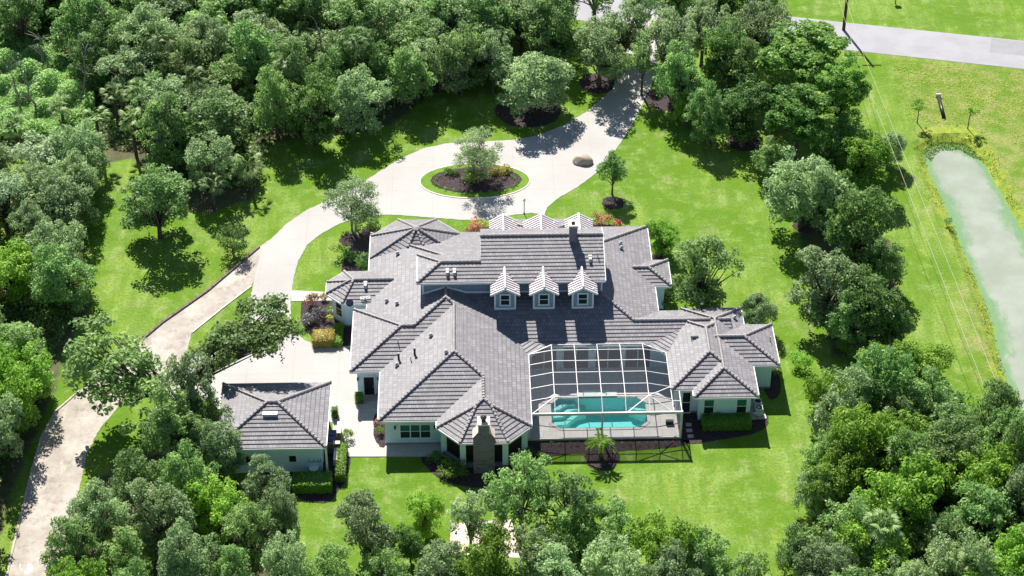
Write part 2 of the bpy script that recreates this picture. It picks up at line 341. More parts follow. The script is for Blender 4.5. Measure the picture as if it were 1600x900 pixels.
def ground():
    xs = np.concatenate([[-4000, -900, -300, -130], np.arange(-90, 100.1, 1.), [130, 300, 900, 4000]])
    ys = np.concatenate([[-4000, -900, -300, -100], np.arange(-70, 110.1, 1.), [150, 300, 900, 4000]])
    X, Y = np.meshgrid(xs, ys); P = np.stack([X.ravel(), Y.ravel()], 1); nx, ny = len(xs), len(ys)
    z = np.zeros(len(P)); dp = sdist(P, POND)
    z = np.where(dp > -1.1, np.minimum(0, -(dp + 1.1) * .58), 0); z = np.maximum(z, -1.8)
    inr = (P[:, 0] > POOLRECT[0]) & (P[:, 0] < POOLRECT[1]) & (P[:, 1] > POOLRECT[2]) & (P[:, 1] < POOLRECT[3]); z[inr] = -2.2
    inb = np.clip(sdist(P, BANK) / 3 + .5, 0, 1); ch = np.zeros((len(P), 4)); ch[:, 3] = 1
    ch[:, 0] = np.clip(sdist(P, MEADOW) / 9 + .35, 0, 1) * .62; ch[:, 1] = inb * .62
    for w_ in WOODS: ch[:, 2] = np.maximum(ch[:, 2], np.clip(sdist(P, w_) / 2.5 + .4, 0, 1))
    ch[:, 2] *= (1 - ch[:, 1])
    far = (np.abs(P[:, 0]) > 120) | (P[:, 1] < -90) | (P[:, 1] > 140); ch[far, 2] = .35
    idx = np.arange(nx * ny).reshape(ny, nx)
    F = np.stack([idx[:-1, :-1], idx[:-1, 1:], idx[1:, 1:], idx[1:, :-1]], -1).reshape(-1, 4)
    me = bpy.data.meshes.new('ground'); me.from_pydata(np.column_stack([P, z]).tolist(), [], F.tolist())
    ca = me.color_attributes.new('zone', 'FLOAT_COLOR', 'POINT'); ca.data.foreach_set('color', ch.ravel())
    me.materials.append(M['ground']); me.update(); o = bpy.data.objects.new('ground', me); COL.objects.link(o); o['kind'] = 'structure'
    # pond water
    xs = np.arange(min(p[0] for p in POND) - 1.5, max(p[0] for p in POND) + 2, .5); ys = np.arange(min(p[1] for p in POND) - 1.5, max(p[1] for p in POND) + 2, .5)
    X, Y = np.meshgrid(xs, ys); P = np.stack([X.ravel(), Y.ravel()], 1); dp = sdist(P, POND); wv = np.clip(1.15 - dp / (1.4 + 1.2 * (np.sin(P[:, 1] * .35 + P[:, 0] * .2) > 0)), 0, 1.4)
    top = A(1480, 216); wv = np.maximum(wv, np.clip(1.4 - (top[1] + .5 - P[:, 1]) / 2.2, 0, 1.6))
    idx = np.arange(len(P)).reshape(len(ys), len(xs)); F = np.stack([idx[:-1, :-1], idx[:-1, 1:], idx[1:, 1:], idx[1:, :-1]], -1).reshape(-1, 4)
    keep = (dp[F].max(1) > -.3); F = F[keep]
    me = bpy.data.meshes.new('pond_water'); me.from_pydata(np.column_stack([P, np.full(len(P), -.62)]).tolist(), [], F.tolist())
    a = me.attributes.new('weed', 'FLOAT', 'POINT'); a.data.foreach_set('value', wv); me.materials.append(M['pond']); me.update()
    o = bpy.data.objects.new('pond_water', me); COL.objects.link(o); o['kind'] = 'structure'
ground()

drive_px = [(990, 30), (984, 60), (977, 90), (968, 115), (948, 148), (915, 176), (880, 196), (840, 212), (800, 219), (740, 222), (700, 224), (665, 231), (625, 248), (590, 270), (560, 290), (522, 309), (480, 328), (450, 348), (425, 372), (408, 398), (398, 430), (391, 470), (388, 500), (384, 528), (366, 542), (330, 550), (300, 552), (270, 575), (235, 600), (203, 618), (260, 622), (330, 625), (350, 660), (500, 660), (518, 660), (560, 668), (600, 668), (600, 600), (600, 560), (548, 541), (525, 542), (500, 540), (478, 533), (462, 520), (455, 500), (454, 474), (456, 450), (460, 430), (466, 408), (480, 383), (501, 366), (532, 349), (565, 339), (590, 336), (620, 336), (672, 340), (725, 344), (763, 343), (800, 336), (830, 333), (851, 336), (854, 325), (870, 311), (900, 294), (930, 272), (958, 240), (985, 200), (1008, 155), (1023, 122), (1027, 90), (1026, 60), (1030, 30)]
DRIVE = [A(*p) for p in drive_px]
sheet('driveway', DRIVE, .03, M['concrete'], rough=.035)
lane_px = [(455, 352), (413, 380), (324, 455), (254, 504), (220, 533), (180, 568), (124, 611), (87, 643), (64, 686), (49, 738), (35, 796), (17, 871), (5, 930), (-10, 1000), (100, 1000), (98, 894), (108, 830), (127, 750), (136, 709), (156, 669), (199, 620), (240, 590), (290, 560), (300, 519), (347, 481), (393, 446), (410, 410), (440, 375)]
LANE = [A(*p) for p in lane_px]
sheet('lane', LANE, .018, M['lane'], rough=.05)
edge = [A(*p) for p in [(405, 386), (324, 455), (254, 504), (222, 531)]]
ribbon(edge, .25, 0, .16, 'lane_kerb', mat('dark_kerb', (.09, .07, .06), (.2, .16, .13), 3, .9))
edge = [A(*p) for p in [(124, 611), (87, 643), (64, 686), (49, 738), (35, 796), (17, 871), (5, 930)]]
ribbon(edge, .18, 0, .1, 'lane_kerb', mat('pale_kerb', (.5, .42, .36), (.35, .3, .26), 3, .9))
edge = [A(*p) for p in [(393, 447), (347, 482), (300, 520)]]
ribbon(edge, .15, 0, .08, 'lane_kerb', M['capstone'])
rd = [A(*p) for p in [(700, -34), (1000, 0), (1318, 35), (1600, 64), (2200, 125), (2200, 178), (1600, 108), (1340, 80), (1000, 42), (700, 10)]]
sheet('road', rd, .02, M['road'])
sheet('road_patch', [A(*p) for p in [(1549, 60), (1640, 70), (1640, 92), (1546, 81)]], .026, M['patch'])
sheet('driveway_apron', [A(*p) for p in [(975, 20), (1045, 30), (1032, 62), (982, 62)]], .036, M['concrete'])
# island in the turning circle
def ell(cx, cy, rx, ry, n=40, ph=0):
    c = A(cx, cy); ex = A(cx + rx, cy)[0] - c[0]; ey = (A(cx, cy - ry)[1] - A(cx, cy + ry)[1]) / 2
    return [(c[0] + ex * math.cos(2 * math.pi * k / n), c[1] + ey * math.sin(2 * math.pi * k / n)) for k in range(n)]
def lawnmat():
    m = mat('bed_grass', (.1, .2, .022), (.14, .235, .04), .8, .95, .6, .1); return m
M['bedgrass'] = lawnmat()
ISL = ell(742, 283, 86, 27)
sheet('island_lawn', ISL, .07, M['bedgrass'], rough=.03)
def kerbring(poly, w_, z, name, m):
    b = MB(); n = len(poly)
    for i in range(n): b.beam((*poly[i], z / 2), (*poly[(i + 1) % n], z / 2), w_, z)
    o = b.build(name, m); o['kind'] = 'structure'
r = random.Random(1)
kerbring(ISL, .12, .09, 'island_kerb', M['capstone'])
sheet('island_mulch', ell(744, 282, 71, 20), .1, M['mulch'], rough=.08)
# grass between drive and house front
sheet('front_grass_strip', [A(*p) for p in [(806, 346), (812, 340), (820, 337), (829, 341), (829, 352), (808, 352)]], .05, M['bedgrass'])
for i, (cx, cy, rx, ry) in enumerate([(958, 317, 18, 10), (548, 374, 17, 10), (825, 172, 52, 27), (933, 130, 28, 16), (1162, 222, 26, 14), (1045, 155, 38, 18), (941, 714, 27, 22), (1262, 352, 24, 11)]):
    sheet('mulch_ring', ell(cx, cy, rx, ry, 24), .03 + i * .0001, M['mulch'], rough=.12, seed=i)
def bed(pts, seed=0, z=.03): return sheet('mulch_bed', chaikin([A(*p) for p in pts], 2), z, M['mulch'], rough=.06, seed=seed)
bed([(478, 455), (520, 460), (560, 470), (560, 542), (510, 541), (478, 520), (466, 490)], 1)
bed([(652, 712), (690, 700), (835, 690), (1065, 686), (1082, 690), (1060, 700), (840, 712), (835, 728), (800, 745), (760, 765), (700, 756), (672, 738)], 2)
bed([(1083, 610), (1195, 640), (1203, 660), (1190, 675), (1150, 683), (1110, 690), (1085, 695), (1060, 690), (1062, 640)], 3)
bed([(455, 730), (540, 690), (551, 700), (543, 745), (525, 775), (505, 790), (455, 775), (370, 735)], 4, .026)
bed([(585, 645), (604, 645), (604, 700), (592, 700), (582, 680)], 5, .07)
bed([(1015, 390), (1040, 400), (1050, 470), (1035, 488), (1015, 480)], 6)
bed([(1188, 560), (1216, 575), (1222, 610), (1205, 630), (1190, 600)], 7, .034)
bed([(566, 430), (580, 370), (590, 352), (575, 350), (556, 372), (540, 400), (530, 428)], 8, .03)
bed([(730, 352), (990, 348), (1000, 375), (730, 375)], 9)
# patio paving by the garage and court
sheet('patio', [A(*p) for p in [(520, 628), (605, 628), (605, 690), (722, 690), (760, 700), (735, 714), (545, 714), (541, 690), (520, 690)]], .06, M['paver'])
sheet('walkway', [A(*p) for p in [(455, 454), (520, 457), (520, 470), (455, 471)]], .045, M['paver'])
sheet('concrete_pad', [A(*p) for p in [(706, 818), (800, 812), (812, 872), (700, 866)]], .03, mat('pinkish_concrete', (.62, .5, .44), (.5, .41, .36), .8, .9))
sheet('equipment_pad', [A(*p) for p in [(1171, 628), (1187, 624), (1198, 655), (1172, 657)]], .12, M['paver'])

# ------------------------------------------------------------------ roof machinery
T = .35; E = 3.3
def clip(poly, h, tol=1e-9):
    a, b, c = h; out = []; n = len(poly)
    for i in range(n):
        p, q = poly[i], poly[(i + 1) % n]; dp = a * p[0] + b * p[1] + c; dq = a * q[0] + b * q[1] + c
        if dp >= -tol: out.append(p)
        if (dp > tol and dq < -tol) or (dp < -tol and dq > tol):
            t = dp / (dp - dq); out.append((p[0] + (q[0] - p[0]) * t, p[1] + (q[1] - p[1]) * t))
    return out
def area(p): return abs(sum(p[i][0] * p[(i + 1) % len(p)][1] - p[(i + 1) % len(p)][0] * p[i][1] for i in range(len(p)))) / 2 if len(p) > 2 else 0
def subtract(poly, hs):
    out = []; rem = poly
    for h in hs:
        o = clip(rem, (-h[0], -h[1], -h[2]))
        if area(o) > 1e-4: out.append(o)
        rem = clip(rem, h)
        if area(rem) <= 1e-4: break
    return out
class Block:
    """convex footprint (counter-clockwise); each edge has a slope, or None for a plain end"""
    def __init__(s, pts, z0=E, t=T, ends=(), ts={}, zs={}):
        s.p = [tuple(map(float, p)) for p in pts]; s.planes = []; s.edges = []; s.z0 = z0
        n = len(s.p)
        for i in range(n):
            p, q = s.p[i], s.p[(i + 1) % n]; L = math.dist(p, q); nx, ny = -(q[1] - p[1]) / L, (q[0] - p[0]) / L
            s.edges.append((nx, ny, -(nx * p[0] + ny * p[1])))
            if i in ends: s.planes.append(None); continue
            tt = ts.get(i, t); zz = zs.get(i, z0)
            s.planes.append((tt * nx, tt * ny, zz - tt * (nx * p[0] + ny * p[1])))
    def h(s, x, y):
        if any(e[0] * x + e[1] * y + e[2] < -1e-6 for e in s.edges): return -1
        return min(k[0] * x + k[1] * y + k[2] for k in s.planes if k)
def rect(x0, x1, y0, y1): return [(x0, y0), (x1, y0), (x1, y1), (x0, y1)]     # edges: 0 south, 1 east, 2 north, 3 west
CW = .42
def roof_meshes(blocks, parent, cover=(), lift=.06, course=CW, fascia=True, soffit=True):
    mb = MB(); mb.uv = []; caps = MB()
    allb = list(blocks)
    def hs_cov(j, i, pl, eps0=1e-4):
        B = allb[j]; e = eps0 if j > i else -eps0
        return [(a, b, c - 1e-6) for a, b, c in B.edges] + [(k[0] - pl[0], k[1] - pl[1], k[2] - pl[2] - e) for k in B.planes if k]
    for i, B in enumerate(allb):
        for k, pl in enumerate(B.planes):
            if not pl: continue
            f = list(B.p)
            for k2, p2 in enumerate(B.planes):
                if p2 and k2 != k: f = clip(f, (p2[0] - pl[0], p2[1] - pl[1], p2[2] - pl[2]))
            if area(f) < 1e-3: continue
            # caps along ridges and hips
            for a_ in range(len(f)):
                p, q = f[a_], f[(a_ + 1) % len(f)]
                if math.dist(p, q) < .15: continue
                for k2, p2 in enumerate(B.planes):
                    if not p2 or k2 <= k: continue
                    d1 = (p2[0] - pl[0]) * p[0] + (p2[1] - pl[1]) * p[1] + p2[2] - pl[2]; d2 = (p2[0] - pl[0]) * q[0] + (p2[1] - pl[1]) * q[1] + p2[2] - pl[2]
                    if abs(d1) < 1e-6 and abs(d2) < 1e-6:
                        segs = [(0., 1.)]
                        for j in range(len(allb)):
                            if j == i: continue
                            lo, hi = 0., 1.
                            C = allb[j]
                            hh = [e for e in C.edges] + [(kk[0] - pl[0], kk[1] - pl[1], kk[2] - pl[2] + .003) for kk in C.planes if kk]
                            for h in hh:
                                u0 = h[0] * p[0] + h[1] * p[1] + h[2]; u1 = h[0] * q[0] + h[1] * q[1] + h[2]
                                if u0 < 0 and u1 < 0: lo, hi = 1, 0; break
                                if u0 < 0 <= u1: lo = max(lo, u0 / (u0 - u1))
                                elif u1 < 0 <= u0: hi = min(hi, u0 / (u0 - u1))
                            if lo < hi - 1e-6:
                                ns = []
                                for s0, s1 in segs:
                                    if s0 < lo: ns.append((s0, min(s1, lo)))
                                    if s1 > hi: ns.append((max(s0, hi), s1))
                                segs = [s_ for s_ in ns if s_[1] - s_[0] > 1e-4]
                        L = math.dist(p, q)
                        for s0, s1 in segs:
                            P = lambda s_: Vector((p[0] + (q[0] - p[0]) * s_, p[1] + (q[1] - p[1]) * s_, 0))
                            a3, b3 = P(s0), P(s1)
                            a3.z = pl[0] * a3.x + pl[1] * a3.y + pl[2]; b3.z = pl[0] * b3.x + pl[1] * b3.y + pl[2]
                            if a3.z > b3.z: a3, b3 = b3, a3
                            LL = (b3 - a3).length; n = max(1, int(LL / .38)); d = (b3 - a3) / n
                            if LL < .2: continue
                            for g in range(n):
                                r0 = a3 + d * g + Vector((0, 0, .075)); r1 = a3 + d * (g + 1.12) + Vector((0, 0, .03))
                                caps.tube([r0, r1], [.155, .115], 7)
            pieces = [f]
            for j in range(len(allb)):
                if j == i: continue
                hs = hs_cov(j, i, pl); np_ = []
                for pc in pieces: np_ += subtract(pc, hs)
                pieces = [q for q in np_ if area(q) > 1e-3]
            ex, ey, ec = B.edges[k]; tx, ty = ey, -ex; sl = math.hypot(1, math.hypot(pl[0], pl[1]))
            cw = course / sl
            for pc in pieces:
                ds = [ex * x + ey * y + ec for x, y in pc]
                for m_ in range(int(math.floor(min(ds) / cw + 1e-6)), int(math.ceil(max(ds) / cw - 1e-6))):
                    s_ = clip(clip(pc, (ex, ey, ec - m_ * cw)), (-ex, -ey, -ec + (m_ + 1) * cw))
                    if area(s_) < 1e-4: continue
                    vs = []; uv = []
                    for x, y in s_:
                        d = ex * x + ey * y + ec; z = pl[0] * x + pl[1] * y + pl[2]
                        vs.append((x, y, z + lift * (1 - (d - m_ * cw) / cw))); uv.append((x * tx + y * ty, d * sl + .001))
                    n = len(mb.v); mb.v += vs; mb.f.append(tuple(range(n, n + len(vs)))); mb.uv.append(uv)
                    lowv = [(v, u) for v, u in zip(vs, uv) if abs(u[1] - .001 - m_ * course) < 2e-3]
                    if len(lowv) >= 2:
                        lowv.sort(key=lambda z: z[1][0]); (v0, u0), (v1, u1) = lowv[0], lowv[-1]
                        n = len(mb.v); mb.v += [v0, v1, (v1[0], v1[1], v1[2] - lift - .01), (v0[0], v0[1], v0[2] - lift - .01)]
                        mb.f.append((n, n + 1, n + 2, n + 3)); mb.uv.append([u0, u1, u1, u0])
    roof = mb.build('roof', M['roof_tile'], parent)
    if caps.v: caps.build('ridge_tiles', M['ridge'], roof)
    fa = MB(); so = MB()
    for i, B in enumerate(allb):
        if soffit: so.add([(x, y, B.z0 - .15 - .004 * i) for x, y in B.p], [tuple(range(len(B.p)))[::-1]])
        for k, pl in enumerate(B.planes):
            if not pl: continue
            p, q = B.p[k], B.p[(k + 1) % len(B.p)]; segs = [(0., 1.)]
            zz = pl[0] * p[0] + pl[1] * p[1] + pl[2]
            for j, C in enumerate(allb):
                if j == i: continue
                lo, hi = 0., 1.
                tol = 1e-3 if j < i else -1e-3
                for h in C.edges:
                    u0 = h[0] * p[0] + h[1] * p[1] + h[2] + tol; u1 = h[0] * q[0] + h[1] * q[1] + h[2] + tol
                    if u0 < 0 and u1 < 0: lo, hi = 1, 0; break
                    if u0 < 0 <= u1: lo = max(lo, u0 / (u0 - u1))
                    elif u1 < 0 <= u0: hi = min(hi, u0 / (u0 - u1))
                if lo < hi:
                    ns = []
                    for s0, s1 in segs:
                        if s0 < lo: ns.append((s0, min(s1, lo)))
                        if s1 > hi: ns.append((max(s0, hi), s1))
                    segs = [s_ for s_ in ns if s_[1] - s_[0] > 1e-3]
            for s0, s1 in segs:
                if (s1 - s0) * math.dist(p, q) < .06: continue
                ex, ey, _ = B.edges[k]
                a_ = (p[0] + (q[0] - p[0]) * s0 - ex * .04, p[1] + (q[1] - p[1]) * s0 - ey * .04, zz - .1); b_ = (p[0] + (q[0] - p[0]) * s1 - ex * .04, p[1] + (q[1] - p[1]) * s1 - ey * .04, zz - .1)
                fa.beam(a_, b_, .08, .2)
    if fascia and fa.v: fa.build('gutter', M['white'], roof)
    if soffit: so.build('soffit', M['white'], roof)
    return roof
def inset(poly, d):
    n = len(poly); L = []
    for i in range(n):
        p, q = poly[i], poly[(i + 1) % n]; l = math.dist(p, q); nx, ny = -(q[1] - p[1]) / l, (q[0] - p[0]) / l
        L.append((nx, ny, nx * p[0] + ny * p[1] + d))
    out = []
    for i in range(n):
        a, b, c = L[i - 1]; e, f, g = L[i]; det = a * f - b * e
        if abs(det) < 1e-6: out.append(poly[i]); continue
        out.append(((c * f - b * g) / det, (a * g - c * e) / det))
    return out
m = mat('ridge_tile', (.33, .305, .305), (.23, .21, .21), 2.5, .6, .2); M['ridge'] = m

def window(parent, c, width, zb, zt, nrm, cols=1, name='window', rows=2, blind=False, trim=.12):
    """c: point on the wall plane; nrm: outward normal in plan"""
    nx, ny = nrm; tx, ty = -ny, nx; fr = MB(); gl = MB()
    def bx(mb, u0, u1, v0, v1, d0, d1):
        vs = []
        for z in (v0, v1):
            for (u, d) in ((u0, d0), (u1, d0), (u1, d1), (u0, d1)): vs.append((c[0] + tx * u + nx * d, c[1] + ty * u + ny * d, z))
        mb.add(vs, [(0, 3, 2, 1), (4, 5, 6, 7), (0, 1, 5, 4), (1, 2, 6, 5), (2, 3, 7, 6), (3, 0, 4, 7)])
    W = width / 2
    bx(fr, -W - trim, W + trim, zt, zt + trim, .0, .07); bx(fr, -W - trim - .03, W + trim + .03, zb - trim, zb, 0, .1)
    bx(fr, -W - trim, -W, zb, zt, 0, .07); bx(fr, W, W + trim, zb, zt, 0, .07)
    cwid = width / cols
    for k in range(1, cols): bx(fr, -W + k * cwid - .05, -W + k * cwid + .05, zb, zt, 0, .065)
    if rows > 1: bx(fr, -W, W, (zb + zt) / 2 - .03, (zb + zt) / 2 + .03, 0, .055)
    bx(gl, -W, W, zb, zt, -.02, .03)
    f = fr.build(name, M['white'], parent); gl.build('pane', M['glass'], f)
    if blind:
        b = MB(); bx(b, -W + .02, W - .02, (zb + zt) / 2 + .03, zt, -.02, .036); b.build('blind', M['blind'], f)
    return f
def door(parent, c, width, zt, nrm, m=None, z0=.1):
    nx, ny = nrm; tx, ty = -ny, nx; fr = MB(); d_ = MB(); k = MB()
    def bx(mb, u0, u1, v0, v1, d0, d1):
        vs = []
        for z in (v0, v1):
            for (u, d) in ((u0, d0), (u1, d0), (u1, d1), (u0, d1)): vs.append((c[0] + tx * u + nx * d, c[1] + ty * u + ny * d, z))
        mb.add(vs, [(0, 3, 2, 1), (4, 5, 6, 7), (0, 1, 5, 4), (1, 2, 6, 5), (2, 3, 7, 6), (3, 0, 4, 7)])
    W = width / 2
    bx(d_, -W, W, z0, zt, -.02, .04)
    for r_ in range(3): bx(d_, -W + .1, W - .1, z0 + .15 + r_ * (zt - z0) / 3, z0 + (r_ + .8) * (zt - z0) / 3, .04, .055)
    bx(fr, -W - .12, -W, z0, zt, 0, .08); bx(fr, W, W + .12, z0, zt, 0, .08); bx(fr, -W - .12, W + .12, zt, zt + .12, 0, .08)
    o = d_.build('door', m or M['black'], parent); fr.build('frame', M['white'], o)
    bx(k, W - .13, W - .08, 1.05, 1.15, .055, .11); k.build('handle', M['vent'], o)
    return o
def sconce(parent, x, y, z, dy=-1):
    b = MB(); b.box(x - .06, x + .06, y + dy * .02, y, z - .15, z + .15); b.tube([(x, y + dy * .14, z - .17), (x, y + dy * .14, z + .12), (x, y + dy * .14, z + .2)], [.07, .11, .02], 6); b.beam((x, y, z + .1), (x, y + dy * .14, z + .17), .03, .03)
    b.build('wall_lamp', M['black'], parent)

# ------------------------------------------------------------------ the house
house = empty('house', (0, 0, 0), 'large sprawling single storey house with grey tiled hip roofs and a raised centre with dormers', 'house')
LOW = [
    Block(rect(-10.3, 4.85, -16.6, 4.9)),                                              # 0 west body
    Block([(-3, -13.3), (17.4, -13.3), (17.4, 5.5), (2, 5.5), (-3, -3)], ends=(3, 4)),   # 1 main body
    Block(rect(-11.5, -5.2, -16.6, -7.4), ends=(1,)),                                    # 2 west wing
    Block(rect(-8.75, 4.85, -23.55, -9), ends=(2,)),                                     # 3 south wing
    Block([(-3.55, -19), (-3.55, -24.5), (-1.5, -26.6), (2.75, -26.6), (4.85, -24.5), (4.85, -19)], ends=(5,)),   # 4 porch
    Block([(-14.3, -3.0), (-14.3, -4.8), (-12.7, -6.4), (-6, -6.4), (-6, -1.35), (-12.7, -1.35)], ends=(3,)),        # 5 bay
    Block([(-5.7 + 4.98 * math.cos(R(22.5 + 45 * k)), 2.6 + 4.98 * math.sin(R(22.5 + 45 * k))) for k in range(8)], t=.5),   # 6 octagon
    Block(rect(11, 24, -13.3, -8.3), ends=(1, 3)),                                        # 7 east connector
    Block(rect(17.65, 25.2, -19.85, -8.75)),                                              # 8 east wing
    Block(rect(19.6, 25.3, -16, -8.0), ends=(0,)),                                        # 9 north tip
    Block(rect(20, 27.9, -16.6, -10.6), ends=(3,)),                                      # 10 east bump
    Block(rect(19.6, 25.45, -21.0, -14), ends=(2,)),                                      # 11 south bump
    Block(rect(14, 19.0, -4.4, -.2), ends=(3,)),                                          # 12 side porch
    Block(rect(2.6, 11.4, 1, 7.0), ends=(0,)),                                            # 13 entry
    Block([(4.85, -14.8), (6.35, -13.3), (4.55, -11.5), (3.05, -13.0)], t=.15, ends=(1, 2, 3)),    # 14 corner infill
    Block([(16.1, -13.3), (17.65, -14.85), (20.0, -12.5), (18.45, -10.95)], t=.165, ends=(1, 2, 3)),  # 15 corner infill
]
def roofz(x, y): return max(b.h(x, y) for b in LOW)
lowroof = roof_meshes(LOW, house)
walls = MB()
for i, B in enumerate(LOW):
    if i in (4, 14, 15, 7): continue
    walls.prism(inset(B.p, .55 + .003 * i), 0.0, E - .14 - .003 * i)
walls.box(12, 19, -12.7, -9, 0, E - .16)
# recess of the lanai door: dark screened opening at the east wing
walls.build('wall', M['stucco'], house)
pl_ = MB()
for i in (0, 2, 3, 5, 8, 10, 11): pl_.prism(inset(LOW[i].p, .545 + .003 * i - .02), 0.0, .22 + .002 * i)
pl_.build('wall_base', mat('grey_wall_base', (.3, .3, .3), (.24, .24, .25), 2, .9), house)
# fill of the gable-ish end of the west body under the upper walls is covered by the upper storey
U = [Block(rect(.6, 12.3, -8.1, -1.0), z0=6.9, ends=(1, 3), zs={2: 7.9}),
     Block(rect(-5.4, 3, -8.1, -3.7), z0=6.9, ends=(1,))]
uproof = roof_meshes(U, house)
for o in [uproof]: pass
ub = MB()
def profile_x(mb, prof, x0, x1):
    n = len(prof); vs = [(x0, y, z) for y, z in prof] + [(x1, y, z) for y, z in prof]
    mb.add(vs, [tuple(range(n)), tuple(range(n, 2 * n))[::-1]] + [(i, n + i, n + (i + 1) % n, (i + 1) % n) for i in range(n)])
profile_x(ub, [(-7.6, 4.0), (-1.45, 4.0), (-1.45, 7.95), (-3.1, 8.5), (-7.6, 6.98)], .65, 12.0)
ub.box(-4.9, .65, -7.603, -4.1, 4.0, 6.85)
ub.build('upper_wall', M['siding'], house)
# white skirt trim that follows the lower roof
tr = MB()
xs = np.linspace(-4.95, 12.05, 60)
for a_, b_ in zip(xs[:-1], xs[1:]): tr.beam((a_, -7.66, roofz(a_, -7.66) + .12), (b_, -7.66, roofz(b_, -7.66) + .12), .06, .2)
tr.box(11.9, 12.06, -7.68, -7.5, roofz(12, -7.6), 6.85); tr.box(-4.97, -4.8, -7.68, -7.5, roofz(-4.9, -7.6), 6.8)
tr.beam((12.32, -8.15, 6.86), (12.32, -3.1, 8.6), .08, .2); tr.beam((12.32, -3.1, 8.6), (12.32, -.95, 7.85), .08, .2)

tr.build('trim', M['white'], house)
def dormer(xc, yf, w_, ztop, zeave, zbase, yback, south=True):
    s = -1 if south else 1                     # the front looks along s*Y
    W = w_ / 2; b = MB(); ov = .42; zr = ztop - .1
    prof = [(xc - W, zbase), (xc + W, zbase), (xc + W, zeave - .13), (xc, zr - .15), (xc - W, zeave - .13)]
    ya, yb = yf, yback; n = 5
    vs = [(x, ya, z) for x, z in prof] + [(x, yb, z) for x, z in prof]
    b.add(vs, [tuple(range(n)), tuple(range(n, 2 * n))[::-1]] + [(i, n + i, n + (i + 1) % n, (i + 1) % n) for i in range(n)])
    body = b.build('dormer', M['siding'], house)
    r = MB(); se = MB(); ye = yf + s * .38; WR = W + ov; zlow = zeave - (ztop - zeave) * ov / W
    for sg in (-1, 1):
        p = [(xc, ye, ztop), (xc + sg * WR, ye, zlow), (xc + sg * WR, yback, zlow), (xc, yback, ztop)]
        d = Vector((0, 0, -.1)); r.add(p + [tuple(Vector(q) + d) for q in p], [(0, 1, 2, 3), (7, 6, 5, 4), (0, 4, 5, 1), (1, 5, 6, 2), (2, 6, 7, 3), (3, 7, 4, 0)])
        L = abs(yback - ye); k = int(L / .36); nn = Vector((sg * (ztop - zlow), 0, WR)).normalized() * .035
        for i in range(k + 1):
            y = ye + (yback - ye) * (i + .5) / (k + 1)
            se.beam(Vector((xc, y, ztop)) + nn * .4, Vector((xc + sg * (WR - .01), y, zlow)) + nn * .4, .085, .045)
    rr = r.build('dormer_roof', M['metalroof'], body); 
    se.build('seam', M['seam'], body)
    t_ = MB(); yy = yf + s * .03
    t_.tube([(xc, ye, ztop + .05), (xc, yback, ztop + .05)], .1, 6)
    for sg in (-1, 1):
        t_.box(xc + sg * W - .08, xc + sg * W + .08, min(yy, yf - s * .1), max(yy, yf - s * .1), zbase, zeave + .05)
        t_.beam((xc, ye + s * .03, ztop - .1), (xc + sg * WR, ye + s * .03, zlow - .1), .06, .2)
    t_.box(xc - W - .05, xc + W + .05, min(yf, yf + s * .08), max(yf, yf + s * .08), zbase - .05, zbase + .14)
    t_.build('dormer_trim', M['white'], body)
    window(body, (xc, yf), .78, zbase + .5, zbase + 1.62, (0, s), 1)
    return body
for xc in (2.83, 6.47, 10.12): dormer(xc, -9.4, 1.9, 7.42, 6.9, 4.72, -6.6)
for xc, w_ in ((2.85, 1.9), (6.5, 2.6), (10.2, 1.9)): dormer(xc, .75, w_, 8.12, 8.12 - w_ * .29, 4.5, -1.7, False)
# windows and doors of the house
f = window(house, (-5.5, -23.0 + .012), 2.65, .85, 2.35, (0, -1), 3, blind=True)
window(house, (21.08, -20.45 + .02), .85, .95, 2.55, (0, -1), 1, blind=True)
window(house, (24.05, -20.45 + .02), .85, .95, 2.55, (0, -1), 1, blind=True)
bayc = inset(LOW[5].p, .565); mid = ((bayc[1][0] + bayc[2][0]) / 2, (bayc[1][1] + bayc[2][1]) / 2)
window(house, mid, .8, .9, 2.6, (-.7071, -.7071), 1)
window(house, ((bayc[0][0] + bayc[1][0]) / 2, (bayc[0][1] + bayc[1][1]) / 2), .9, .9, 2.6, (-1, 0), 1)
window(house, ((bayc[0][0] + bayc[5][0]) / 2, (bayc[0][1] + bayc[5][1]) / 2), .8, .9, 2.6, (-.7071, .7071), 1)
door(house, (-9.88, -16.05 + .005), .92, 2.2, (0, -1))
for x in (-11.0 + .12, -9.0): sconce(house, x, -16.05, 2.0)
for x in (-7.3, -3.75): sconce(house, x, -23.0, 2.1)
# porch under the octagonal end: columns, low stone wall, dark interior screens
pc = inset(LOW[4].p, .6)
for p in pc[1:5]:
    col = MB(); col.box(p[0] - .26, p[0] + .26, p[1] - .22, p[1] + .22, 0.3, E - .15); col.box(p[0] - .32, p[0] + .32, p[1] - .28, p[1] + .28, E - .35, E - .2)
    col.build('porch_column', M['stucco'], house)
ps = MB(); 
q4 = inset(LOW[4].p, .68); zt = E - .16
for i in (1, 2, 3, 0, 4): ps.beam((*q4[i], (zt + .5) / 2), (*q4[i + 1], (zt + .5) / 2), .03, zt - .5)
ps.build('porch_screen', mat('dark_screen', (.012, .012, .016), None, 3, .5), house)
pw = MB()
for i in (1, 2, 3): pw.beam((*pc[i], .25), (*pc[i + 1], .25), .4, .5)
pw.build('porch_wall', M['stone'], house)
